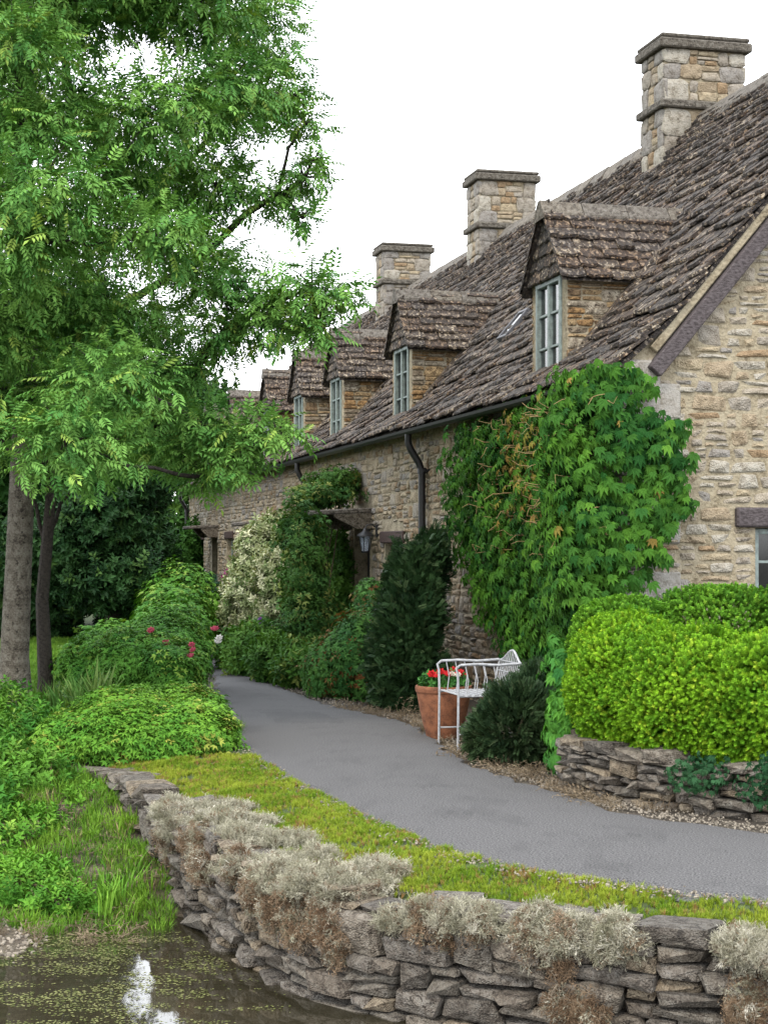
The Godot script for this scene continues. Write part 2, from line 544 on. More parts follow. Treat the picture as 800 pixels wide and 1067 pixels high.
func cottage(cfg: Dictionary) -> Node3D:
	var t0: float = cfg.t0
	var t1: float = cfg.t1
	var ln := t1 - t0
	var r := RandomNumberGenerator.new()
	r.seed = cfg.seed
	var o := thing("cottage", cfg.label, "cottage", CORNER + Basis(Vector3.UP, ROW_TURN) * Vector3(0, 0, -t0), ROW_TURN, "row of stone cottages along the lane")
	var W := o.transform
	var front := Basis(Vector3(0, 0, 1), Vector3.UP, Vector3(-1, 0, 0))
	# --- walls: front with its openings, back, and two gables
	var wall := Node3D.new()
	wall.name = "wall"
	o.add_child(wall, true)
	var mb := MB.new()
	var holes := []
	for h in cfg.openings: holes.append([-(h[1] - t0), -(h[0] - t0), h[2], h[3]])
	pierced(mb, -ln, 0.0, -0.25, 2.99, holes, 0.38, Transform3D(front, Vector3.ZERO))
	mb.box(Vector3(5.4, 1.37, -ln / 2), Vector3(0.4, 3.24, ln), 0.0)
	for e in [0, 1]:
		if e == 0 and t0 > 0.0: continue
		var gh := []
		if e == 0: gh = cfg.gable_openings
		var at := Transform3D(Basis(), Vector3(0, 0, 0.0 if e == 0 else -ln + 0.3))
		pierced(mb, 0.382 if e == 0 else 0.385, 5.19, -0.25, 2.99, gh, 0.38, at)
		var z: float = at.origin.z
		var a0 := Vector3(0.0, 2.99, z)
		var b0 := Vector3(5.6, 2.99, z)
		var c0 := Vector3(2.8, 6.20, z)
		var back := Vector3(0, 0, -0.3)
		var mid := Vector3(2.8, 4.0, z - 0.15)
		mb.tri_out(a0, b0, c0, mid); mb.tri_out(a0 + back, b0 + back, c0 + back, mid)
	putb("mortar", mb, mats.mortar, wall)
	# a cross wall inside, plastered
	var room := MB.new()
	room.box(Vector3(2.6, 1.4, -ln / 2), Vector3(0.12, 3.1, ln - 0.7), 0.0)
	putb("inner_wall", room, mats.plaster, wall)
	# --- rubble on the front
	var pieces := []
	for s in rubble(t0, t1, -0.05, 2.93, Vector2(0.11, 0.2), Vector2(0.12, 0.36), 0.012, r):
		var hit := false
		for h in cfg.openings:
			if s[0] + s[2] / 2 > h[0] - 0.02 and s[0] - s[2] / 2 < h[1] + 0.02 and s[1] + s[3] / 2 > h[2] - 0.02 and s[1] - s[3] / 2 < h[3] + 0.19: hit = true
		if hit: continue
		var xf := stone_at(Vector3(0, s[1], -(s[0] - t0)), front, s[2], s[3], r.randf_range(0.006, 0.022), 0.09, r, 0.025)
		pieces.append([xf, r.randi() % 10, ([0, 1, 2, 2, 3, 4, 6, 6] if t0 < 18.0 else [0, 2, 5, 5, 0, 5, 2, 6])[r.randi() % 8], 1.0 if s[1] > 1.3 else 0.35])
	lay_pieces(pieces, wall, W, "stone", "rubble", "stone", STONE_TONES, stone_units, stone_meshes, cfg.front_stones)
	# --- rubble on the near gable
	if t0 == 0.0:
		pieces = []
		var fields := rubble(0.0, 5.6, 1.9, 6.1, Vector2(0.09, 0.19), Vector2(0.11, 0.36), 0.012, r)
		fields.append_array(rubble(0.0, 0.93, -0.05, 1.9, Vector2(0.09, 0.19), Vector2(0.11, 0.34), 0.014, r))
		fields.append_array(rubble(0.93, 1.12, 0.85, 1.72, Vector2(0.11, 0.2), Vector2(0.19, 0.2), 0.014, r))
		fields.append_array(rubble(0.93, 2.13, -0.05, 0.85, Vector2(0.11, 0.22), Vector2(0.13, 0.42), 0.014, r))
		fields.append_array(rubble(2.13, 5.6, -0.05, 1.9, Vector2(0.11, 0.22), Vector2(0.13, 0.42), 0.014, r))
		for s in fields:
			var top: float = s[1] + s[3] / 2
			var lim: float = minf(roof_h(maxf(s[0] - s[2] / 2, 0.0)), roof_h(maxf(5.6 - s[0] - s[2] / 2, 0.0))) - 0.05
			if top > lim: continue
			var shrink := r.randf_range(0.80, 1.0)
			var xf := stone_at(Vector3(s[0], s[1], 0), Basis(), s[2] * r.randf_range(0.84, 1.02), s[3] * shrink, r.randf_range(0.0, 0.014), 0.09, r, 0.06)
			pieces.append([xf, r.randi() % 10, [0, 0, 0, 1, 1, 5, 5, 5, 4, 2, 6, 3][r.randi() % 12], 1.0])
		lay_pieces(pieces, wall, W, "gable_stone", "gable_rubble", "stone", STONE_TONES, stone_units, stone_meshes, 300)
		# dressed quoins where front and gable meet
		var y := 0.0
		var k := 0
		while y < 2.8:
			var h := r.randf_range(0.2, 0.32)
			var q := MB.new()
			var lx := 0.5 if k % 2 else 0.3
			var lz := 0.3 if k % 2 else 0.5
			q.block(Transform3D(Basis(), Vector3(lx / 2 - 0.022, y + h / 2, -lz / 2 + 0.022)), Vector3(lx, h - 0.014, lz), 0.015)
			putb("quoin", q, mats.ashlar, wall)
			y += h
			k += 1
	# --- windows and doors with lintels
	for h in cfg.openings:
		var w: float = h[1] - h[0]
		var hh: float = h[3] - h[2]
		var c := Vector3(0, h[2], -((h[0] + h[1]) / 2 - t0))
		var p := Node3D.new()
		p.name = h[4]
		o.add_child(p, true)
		if h[4] == "door":
			var d := MB.new()
			for i in 5:
				d.box(c + Vector3(0.2, hh / 2, (i - 2) * w / 5), Vector3(0.045, hh, w / 5 - 0.006), 0.004)
			putb("door_leaf", d, mats.door_paint, p)
			var kn := MB.new()
			kn.tube([c + Vector3(0.165, 1.0, w * 0.36), c + Vector3(0.12, 1.0, w * 0.36), c + Vector3(0.10, 1.0, w * 0.36)], [0.012, 0.012, 0.026], 8)
			putb("door_handle", kn, mats.black_iron, p)
		else:
			add_window(p, Transform3D(front, c + Vector3(0.12, hh / 2, 0)), w - 0.01, hh - 0.01, 2, 3, mats.sage_paint)
			var si := MB.new()
			si.box(c + Vector3(0.02, -0.04, 0), Vector3(0.24, 0.07, w + 0.12), 0.01)
			putb("sill", si, mats.ashlar, p)
		var l := MB.new()
		l.block(Transform3D(Basis(), c + Vector3(0.05, hh + 0.075, 0)), Vector3(0.18, 0.145, w + 0.3), 0.012)
		putb("lintel", l, mats.brown_timber, p)
	for h in cfg.gable_openings:
		var p := Node3D.new()
		p.name = "window"
		o.add_child(p, true)
		var w: float = h[1] - h[0]
		var hh: float = h[3] - h[2]
		add_window(p, Transform3D(Basis(), Vector3((h[0] + h[1]) / 2, (h[2] + h[3]) / 2, -0.07)), w - 0.01, hh - 0.01, 2, 3, mats.sage_paint)
		var l := MB.new()
		l.block(Transform3D(Basis(), Vector3((h[0] + h[1]) / 2, h[3] + 0.085, -0.03)), Vector3(w + 0.36, 0.16, 0.17), 0.014, 0.0)
		putb("lintel", l, mats.timber, p)
		var si := MB.new()
		si.box(Vector3((h[0] + h[1]) / 2, h[2] - 0.04, -0.03), Vector3(w + 0.16, 0.07, 0.2), 0.01)
		putb("sill", si, mats.ashlar, p)
	# --- main roof
	var roof := Node3D.new()
	roof.name = "roof"
	o.add_child(roof, true)
	var first := t0 - 0.09 if t0 == 0.0 else t0
	var deck := MB.new()
	var prof := [Vector2(-0.2, roof_h(-0.2)), Vector2(0.35, 3.38), Vector2(RIDGE_B, RIDGE_H), Vector2(5.25, 3.38), Vector2(5.8, roof_h(-0.2))]
	for i in 4:
		var a := Vector3(prof[i].x, prof[i].y - 0.012, -(first + 0.03 - t0))
		var b := Vector3(prof[i + 1].x, prof[i + 1].y - 0.012, -(first + 0.03 - t0))
		var e := Vector3(0, 0, -(t1 - first - 0.03))
		var dn := Vector3(0, -0.05, 0)
		deck.quad(a, b, b + e, a + e)
		deck.quad(a + dn, a + e + dn, b + e + dn, b + dn)
		deck.quad(a, a + dn, b + dn, b)
	deck.quad(Vector3(-0.2, roof_h(-0.2) - 0.012, 0), Vector3(-0.2, roof_h(-0.2) - 0.012, -ln), Vector3(-0.2, roof_h(-0.2) - 0.062, -ln), Vector3(-0.2, roof_h(-0.2) - 0.062, 0))
	putb("roof_deck", deck, mats.tile2, roof)
	var wav := FastNoiseLite.new()
	wav.seed = 5
	wav.frequency = 0.35
	pieces = []
	var l1 := Vector2(0.55, 0.55 * 0.87).length()
	var l2 := Vector2(2.45, 2.45 * 1.18).length()
	var a := 0.0
	while a < l1 + l2 - 0.08:
		var ex := lerpf(0.175, 0.098, a / (l1 + l2)) * r.randf_range(0.92, 1.08)
		var b: float
		var tan2: Vector2
		if a < l1:
			b = -0.2 + 0.55 * a / l1
			tan2 = Vector2(1, 0.87).normalized()
		else:
			b = 0.35 + 2.45 * (a - l1) / l2
			tan2 = Vector2(1, 1.18).normalized()
		var h := roof_h(b)
		var nrm := Vector3(-tan2.y, tan2.x, 0)
		var tang := Vector3(tan2.x, tan2.y, 0)
		var t := first
		var big := lerpf(1.0, 0.66, a / (l1 + l2))
		while t < t1 - 0.02:
			var w := minf(r.randf_range(0.16, 0.35) * big, t1 - t)
			var tc := t + w / 2
			t += w
			var skip := false
			for dt in cfg.dormers:
				if b > 0.02 and absf(tc - dt) < (0.5 if h < 4.1 else (4.72 - h) * 0.75): skip = true
			for ch in cfg.chimneys:
				if tc > ch[0] and tc < ch[1] and b > ch[2]: skip = true
			if skip: continue
			var th := r.randf_range(0.024, 0.046)
			var le := minf(ex * 1.75, l1 + l2 - a + 0.02)
			var lift := th * 1.05 + r.randf_range(0.0, 0.012)
			var z := (tang - nrm * lift / le).normalized()
			var y := (nrm - z * nrm.dot(z)).normalized()
			var bx := Basis(y.cross(z), y, z) * Basis(Vector3.UP, r.randf_range(-0.035, 0.035)) * Basis(Vector3(0, 0, 1), r.randf_range(-0.03, 0.03))
			var org := Vector3(b, h, -(tc - t0)) + nrm * (lift * 0.85 + 0.022 * wav.get_noise_2d(tc, b * 1.3)) + tang * r.randf_range(-0.022, 0.018)
			pieces.append([Transform3D(bx * Basis.from_scale(Vector3((w - r.randf_range(0.004, 0.014)), th, le)), org), r.randi() % 10, [0, 0, 1, 1, 2, 2, 3, 4, 5][r.randi() % 9], 5.0])
		a += ex
	lay_pieces(pieces, roof, W, "roof_tile", "small_roof_tiles", "tile", TILE_TONES, tile_units, tile_meshes, cfg.tiles)
	# ridge stones
	var t := first
	while t < t1 - 0.02:
		var w := minf(r.randf_range(0.4, 0.55), t1 - t)
		var tc := t + w / 2
		t += w
		var skip := false
		for ch in cfg.chimneys:
			if tc > ch[0] - 0.1 and tc < ch[1] + 0.1: skip = true
		if skip: continue
		ridge_stone(roof, Vector3(RIDGE_B, RIDGE_H + 0.055, -(tc - t0)), Vector3(0, 0, -1), w - 0.012, 1.0, r)
	# gutter along the eaves
	var gu := MB.new()
	for k in 6:
		var a0 := PI + PI * k / 6
		var a1 := PI + PI * (k + 1) / 6
		var g0 := Vector3(-0.235 + 0.055 * cos(a0), 2.885 + 0.055 * sin(a0), 0.0)
		var g1 := Vector3(-0.235 + 0.055 * cos(a1), 2.885 + 0.055 * sin(a1), 0.0)
		gu.quad(g0, g1, g1 + Vector3(0, 0, -ln), g0 + Vector3(0, 0, -ln))
	putb("gutter", gu, mats.black_iron, o)
	if cfg.pipe > 0.0:
		var zt: float = -(cfg.pipe - t0)
		var dp := MB.new()
		dp.tube([Vector3(-0.235, 2.84, zt), Vector3(-0.235, 2.74, zt), Vector3(-0.2, 2.66, zt), Vector3(-0.11, 2.52, zt), Vector3(-0.075, 2.42, zt), Vector3(-0.075, 0.1, zt), Vector3(-0.12, 0.02, zt)], [0.04, 0.04, 0.042, 0.042, 0.042, 0.042, 0.042], 8)
		for hh in [2.4, 1.4, 0.5]:
			dp.tube([Vector3(-0.075, hh, zt), Vector3(-0.075, hh + 0.06, zt)], [0.054, 0.054], 8)
			dp.box(Vector3(-0.03, hh + 0.03, zt), Vector3(0.09, 0.03, 0.14), 0.004)
		putb("downpipe", dp, mats.black_iron, o)
	# timber under the near verge, with its mortar fillet
	if t0 == 0.0:
		var tang := Vector3(1, 1.18, 0).normalized()
		var nrm := Vector3(-tang.y, tang.x, 0)
		var bx := Basis(tang, nrm, Vector3(0, 0, 1))
		var s0 := Vector3(0.36, roof_h(0.36), 0.0)
		var vb := MB.new()
		vb.block(Transform3D(bx, s0 + tang * 1.55 - nrm * 0.18 + Vector3(0, 0, 0.055)), Vector3(3.95, 0.12, 0.11), 0.008)
		putb("verge_timber", vb, mats.timber, roof)
		var fl := MB.new()
		fl.block(Transform3D(bx, s0 + tang * 1.62 - nrm * 0.07 + Vector3(0, 0, 0.022)), Vector3(3.8, 0.07, 0.06), 0.006)
		putb("verge_fillet", fl, mats.mortar, roof)
		var ks := MB.new()
		ks.block(Transform3D(Basis(), Vector3(0.13, 2.82, 0.0)), Vector3(0.34, 0.46, 0.075), 0.02)
		putb("kneeler_stone", ks, mats.ashlar, wall)
	if cfg.has("roof_light"):
		var tang := Vector3(1, 1.18, 0).normalized()
		var bx := Basis(tang, Vector3(-tang.y, tang.x, 0), Vector3(0, 0, 1))
		var at: Vector3 = Vector3(cfg.roof_light.y, roof_h(cfg.roof_light.y), -(cfg.roof_light.x - t0)) + bx.y * 0.055
		var fr := MB.new()
		for s in [-1.0, 1.0]:
			fr.block(Transform3D(bx, at + bx.x * 0.19 * s), Vector3(0.04, 0.06, 0.32), 0.005)
			fr.block(Transform3D(bx, at + bx.z * 0.14 * s + bx.y * 0.002), Vector3(0.34, 0.056, 0.04), 0.005)
		putb("roof_light_frame", fr, mats.lead, roof)
		var gl := MB.new()
		gl.block(Transform3D(bx, at + bx.y * 0.012), Vector3(0.35, 0.006, 0.25), 0.001)
		putb("roof_light_pane", gl, mats.glass, roof)
	for dt in cfg.dormers:
		dormer(o, dt - t0, W, r, cfg.detail)
	for ch in cfg.chimneys:
		chimney(o, ch, t0, W, r, cfg.detail)
	return o

func ridge_stone(parent: Node3D, at: Vector3, dir: Vector3, ln: float, size: float, r: RandomNumberGenerator) -> void:
	var mb := MB.new()
	var side := dir.cross(Vector3.UP).normalized()
	var pts := []
	for e in [-0.5, 0.5]:
		var row := []
		for q in [[-0.17, -0.20], [-0.15, -0.13], [-0.035, 0.02], [0.035, 0.02], [0.15, -0.13], [0.17, -0.20]]:
			row.append(at + dir * ln * e + side * q[0] * size * r.randf_range(0.95, 1.05) + Vector3.UP * (q[1] * size + r.randf_range(-0.008, 0.008)))
		pts.append(row)
	var mid := at + Vector3(0, -0.12, 0)
	for i in 5:
		mb.tri_out(pts[0][i], pts[0][i + 1], pts[1][i + 1], mid); mb.tri_out(pts[0][i], pts[1][i + 1], pts[1][i], mid)
	for e in 2:
		for i in range(1, 5):
			mb.tri_out(pts[e][0], pts[e][i], pts[e][i + 1], mid)
	putb("ridge_stone", mb, mats.drystone4 if r.randf() < 0.6 else mats.drystone1, parent)

func dormer(o: Node3D, tc: float, W: Transform3D, r: RandomNumberGenerator, detail: bool) -> void:
	var d := Node3D.new()
	d.name = "dormer"
	o.add_child(d, true)
	var f := 0.14          # front face
	var hw := 0.47
	var ev := 4.06
	var ap := 4.67
	var zc := -tc
	# body: front wall with the window opening and two cheeks
	var mb := MB.new()
	var front := Basis(Vector3(0, 0, 1), Vector3.UP, Vector3(-1, 0, 0))
	pierced(mb, -hw, hw, roof_h(f) - 0.1, ev, [[-0.34, 0.34, 3.09, 4.02]], 0.14, Transform3D(front, Vector3(f, 0, zc)))
	for s in [-1.0, 1.0]:
		var z0: float = zc + s * hw
		var z1: float = zc + s * (hw - 0.1)
		var p := [Vector3(f + 0.14, roof_h(f + 0.14) - 0.1, 0), Vector3(f + 0.14, ev, 0), Vector3(roof_b(ev) + 0.1, ev, 0)]
		var mid := Vector3(0.4, 3.9, (z0 + z1) / 2)
		for z in [z0, z1]:
			var q := Vector3(0, 0, z)
			mb.tri_out(p[0] + q, p[1] + q, p[2] + q, mid)
	mb.tri_out(Vector3(f, ev, zc - hw), Vector3(f, ev, zc + hw), Vector3(f, ap - 0.05, zc), Vector3(1, 4.2, zc))
	putb("dormer_wall", mb, mats.mortar, d)
	add_window(d, Transform3D(front, Vector3(f + 0.015, 3.555, zc)), 0.67, 0.92, 2, 3, mats.sage_paint)
	# stones on the cheek that looks up the lane, and a lintel stone over them
	for s in [1.0, -1.0]:
		var bx := Basis(Vector3(s, 0, 0), Vector3.UP, Vector3(0, 0, s))
		var pieces := []
		for q in rubble(f, roof_b(ev) + 0.1, 3.0, ev - 0.13, Vector2(0.085, 0.13), Vector2(0.14, 0.27), 0.01, r):
			if q[1] + q[3] * 0.3 < roof_h(q[0] - q[2] * 0.4) + 0.0: continue
			pieces.append([stone_at(Vector3(q[0], q[1], zc + s * hw), bx, q[2], q[3], r.randf_range(0.008, 0.02), 0.05, r, 0.02), r.randi() % 10, [0, 0, 1, 2, 2, 3, 4][r.randi() % 7], 1.0 if s > 0 else 0.0])
		lay_pieces(pieces, d, W, "stone", "cheek_stones", "gold", GOLD_TONES, stone_units, stone_meshes, 60 if detail else 0)
		var pl := MB.new()
		pl.block(Transform3D(Basis(), Vector3((f + roof_b(ev)) / 2 + 0.03, ev - 0.06, zc + s * hw)), Vector3(roof_b(ev) - f + 0.02, 0.115, 0.05), 0.008)
		putb("wall_plate", pl, mats.mortar, d)
		# lead or slate soaker where the cheek meets the roof
		var tang := Vector3(1, 1.18, 0).normalized()
		var sk := MB.new()
		sk.block(Transform3D(Basis(tang, Vector3(-tang.y, tang.x, 0), Vector3(0, 0, 1)), Vector3(0.62, roof_h(0.62) + 0.06, zc + s * (hw + 0.055))), Vector3(1.05, 0.07, 0.10), 0.015)
		putb("flashing_fillet", sk, mats.tile3, d)
	# tiles on both slopes
	var rise := ap - ev
	var half := hw + 0.10
	for s in [1.0, -1.0]:
		var pieces := []
		var up := Vector3(0, rise / hw, -s).normalized()
		var nrm := Vector3(0, 1, s * rise / hw).normalized()
		var total := Vector2(rise / hw * half, half).length()
		var a := 0.0
		var deck := MB.new()
		var e0 := Vector3(f - 0.08, ap - rise / hw * half, zc + s * half)
		var r0 := Vector3(f - 0.08, ap, zc)
		var e1 := Vector3(roof_b(e0.y) + 0.05, e0.y, e0.z)
		var r1 := Vector3(roof_b(ap) + 0.05, ap, zc)
		var mid := Vector3(0.5, 3.5, zc)
		deck.tri_out(e0, r0, r1, mid); deck.tri_out(e0, r1, e1, mid)
		putb("dormer_deck", deck, mats.tile2, d)
		while a < total - 0.05:
			var ex := 0.124
			var pos := e0 + up * a
			var b := f - 0.10
			var bend := roof_b(pos.y) + 0.12
			while b < bend:
				var w := r.randf_range(0.16, 0.30)
				var th := r.randf_range(0.026, 0.044)
				var lift := th * 1.05
				var z := (up - nrm * lift / 0.2).normalized()
				var y := (nrm - z * nrm.dot(z)).normalized()
				var bx := Basis(y.cross(z), y, z) * Basis(Vector3.UP, r.randf_range(-0.03, 0.03))
				pieces.append([Transform3D(bx * Basis.from_scale(Vector3(w - 0.008, th, minf(0.2, total - a + 0.01))), Vector3(b + w / 2, pos.y, pos.z) + nrm * lift * 0.9 + up * r.randf_range(-0.012, 0.012)), r.randi() % 10, [0, 1, 1, 3, 4, 4, 5][r.randi() % 7], 5.0 if s > 0 else 0.0])
				b += w
			a += ex
		lay_pieces(pieces, d, W, "dormer_tile", "dormer_tiles", "tile", TILE_TONES, tile_units, tile_meshes, 60 if detail else 0)
	# slates hung in the little gable
	var pieces := []
	for i in 6:
		var h := ev - 0.05 + i * 0.115
		var wide := (ap - h) / rise * hw - 0.02
		var z := -wide
		while z < wide - 0.03:
			var w := minf(r.randf_range(0.14, 0.24), wide - z)
			var th := r.randf_range(0.018, 0.028)
			var up := Vector3(0.16, 1, 0).normalized()
			var nrm := Vector3(-1, 0.16, 0).normalized()
			pieces.append([Transform3D(Basis(nrm.cross(up), nrm, up) * Basis.from_scale(Vector3(w, th, 0.17)), Vector3(f - 0.035, h, zc + z + w / 2)), r.randi() % 10, r.randi() % 6, 3.0])
			z += w
	lay_pieces(pieces, d, W, "hung_slate", "hung_slates", "tile", TILE_TONES, tile_units, tile_meshes, 40 if detail else 0)
	var b := f - 0.11
	while b < roof_b(ap) + 0.02:
		var w := minf(r.randf_range(0.34, 0.46), roof_b(ap) + 0.1 - b)
		ridge_stone(d, Vector3(b + w / 2, ap + 0.05, zc), Vector3(1, 0, 0), w - 0.01, 0.8, r)
		b += w

func chimney(o: Node3D, ch: Array, t0: float, W: Transform3D, r: RandomNumberGenerator, detail: bool) -> void:
	var c := Node3D.new()
	c.name = "chimney"
	o.add_child(c, true)
	var z0: float = -(ch[0] - t0)
	var z1: float = -(ch[1] - t0)
	var b0: float = ch[2]
	var b1: float = ch[3]
	var low := roof_h(b0) - 0.5
	var top: float = ch[4]
	var led := 6.42
	var mb := MB.new()
	mb.box(Vector3((b0 + b1) / 2, (low + top) / 2, (z0 + z1) / 2), Vector3(b1 - b0 - 0.03, top - low, z0 - z1 - 0.03), 0.0)
	putb("stack_core", mb, mats.mortar, c)
	for lv in [[led, 0.055, 0.085], [top + 0.0, 0.065, 0.10], [top + 0.085, 0.045, 0.045]]:
		var k := MB.new()
		k.block(Transform3D(Basis(), Vector3((b0 + b1) / 2, lv[0], (z0 + z1) / 2)), Vector3(b1 - b0 + lv[1] * 2, lv[2], z0 - z1 + lv[1] * 2), 0.014)
		putb("ledge" if lv[0] == led else "cap_slab", k, mats.drystone0, c)
	for band in [[low, led - 0.045], [led + 0.045, top - 0.05]]:
		for face in 4:
			var bx: Basis
			var org: Vector3
			var wide: float
			match face:
				0: bx = Basis(); org = Vector3(b0, 0, z0); wide = b1 - b0
				1: bx = Basis(Vector3(0, 0, 1), Vector3.UP, Vector3(-1, 0, 0)); org = Vector3(b0, 0, z1); wide = z0 - z1
				2: bx = Basis(Vector3(-1, 0, 0), Vector3.UP, Vector3(0, 0, -1)); org = Vector3(b1, 0, z1); wide = b1 - b0
				3: bx = Basis(Vector3(0, 0, -1), Vector3.UP, Vector3(1, 0, 0)); org = Vector3(b1, 0, z0); wide = z0 - z1
			var pieces := []
			# quoin blocks at both edges, rubble between
			var v: float = band[0]
			var k := 0
			while v < band[1] - 0.02:
				var h := minf(r.randf_range(0.17, 0.27), band[1] - v)
				if band[1] - v - h < 0.1: h = band[1] - v
				var ql := (0.2 if (k + face) % 2 else 0.3) * minf(1.0, wide / 0.7)
				var qr := (0.3 if (k + face) % 2 else 0.2) * minf(1.0, wide / 0.7)
				pieces.append([stone_at(org + bx.x * ql / 2 + Vector3.UP * (v + h / 2), bx, ql - 0.008, h - 0.008, 0.012, 0.06, r, 0.01), r.randi() % 10, [1, 4, 5][r.randi() % 3], 1.0 if face < 2 else 0.0])
				pieces.append([stone_at(org + bx.x * (wide - qr / 2) + Vector3.UP * (v + h / 2), bx, qr - 0.008, h - 0.008, 0.012, 0.06, r, 0.01), r.randi() % 10, [1, 4, 5][r.randi() % 3], 1.0 if face < 2 else 0.0])
				for q in rubble(ql, wide - qr, v, v + h, Vector2(h, h + 0.01), Vector2(0.14, 0.32), 0.008, r):
					pieces.append([stone_at(org + bx.x * q[0] + Vector3.UP * q[1], bx, q[2], q[3], r.randf_range(0.0, 0.012), 0.06, r, 0.02), r.randi() % 10, [0, 2, 6, 6, 3, 1][r.randi() % 6], 1.0 if face < 2 else 0.0])
				v += h
				k += 1
			lay_pieces(pieces, c, W, "stone", "stack_stones", "stone", STONE_TONES, stone_units, stone_meshes, 80 if detail and face < 2 else 0)

# a stone slab on two brackets over a door, built out from the front wall
func door_canopy(parent: Node3D, t: float, wide: float, h: float, out: float, label: String) -> void:
	var o := Node3D.new()
	o.name = "door_canopy"
	parent.add_child(o, true)
	o.position = Vector3(0, h, -t)
	o.set_meta("label", label)
	var s := MB.new()
	s.block(Transform3D(Basis(Vector3(0, 0, 1), 0.05), Vector3(-out / 2 + 0.08, 0.03, -wide / 2)), Vector3(out + 0.16, 0.065, wide), 0.015)
	putb("canopy_slab", s, mats.drystone4, o)
	for z in [-0.06, -wide + 0.06]:
		var b := MB.new()
		var pts := [Vector3(0.06, 0.02, 0), Vector3(-out * 0.62, 0.0, 0), Vector3(-out * 0.60, -0.05, 0), Vector3(-0.22, -0.19, 0), Vector3(0.06, -0.19, 0)]
		var mid := Vector3(-0.1, -0.08, z)
		for i in range(1, 4):
			for e in [-0.045, 0.045]:
				b.tri_out(pts[0] + Vector3(0, 0, z + e), pts[i] + Vector3(0, 0, z + e), pts[i + 1] + Vector3(0, 0, z + e), mid)
		for i in 5:
			var p: Vector3 = pts[i]
			var q: Vector3 = pts[(i + 1) % 5]
			var ee := Vector3(0, 0, 0.045)
			var zz := Vector3(0, 0, z)
			b.tri_out(p + zz - ee, q + zz - ee, q + zz + ee, mid); b.tri_out(p + zz - ee, q + zz + ee, p + zz + ee, mid)
		putb("bracket", b, mats.drystone1, o)

# ---------------------------------------------------------------- plants
var leaf_units := {}
var sway := FastNoiseLite.new()

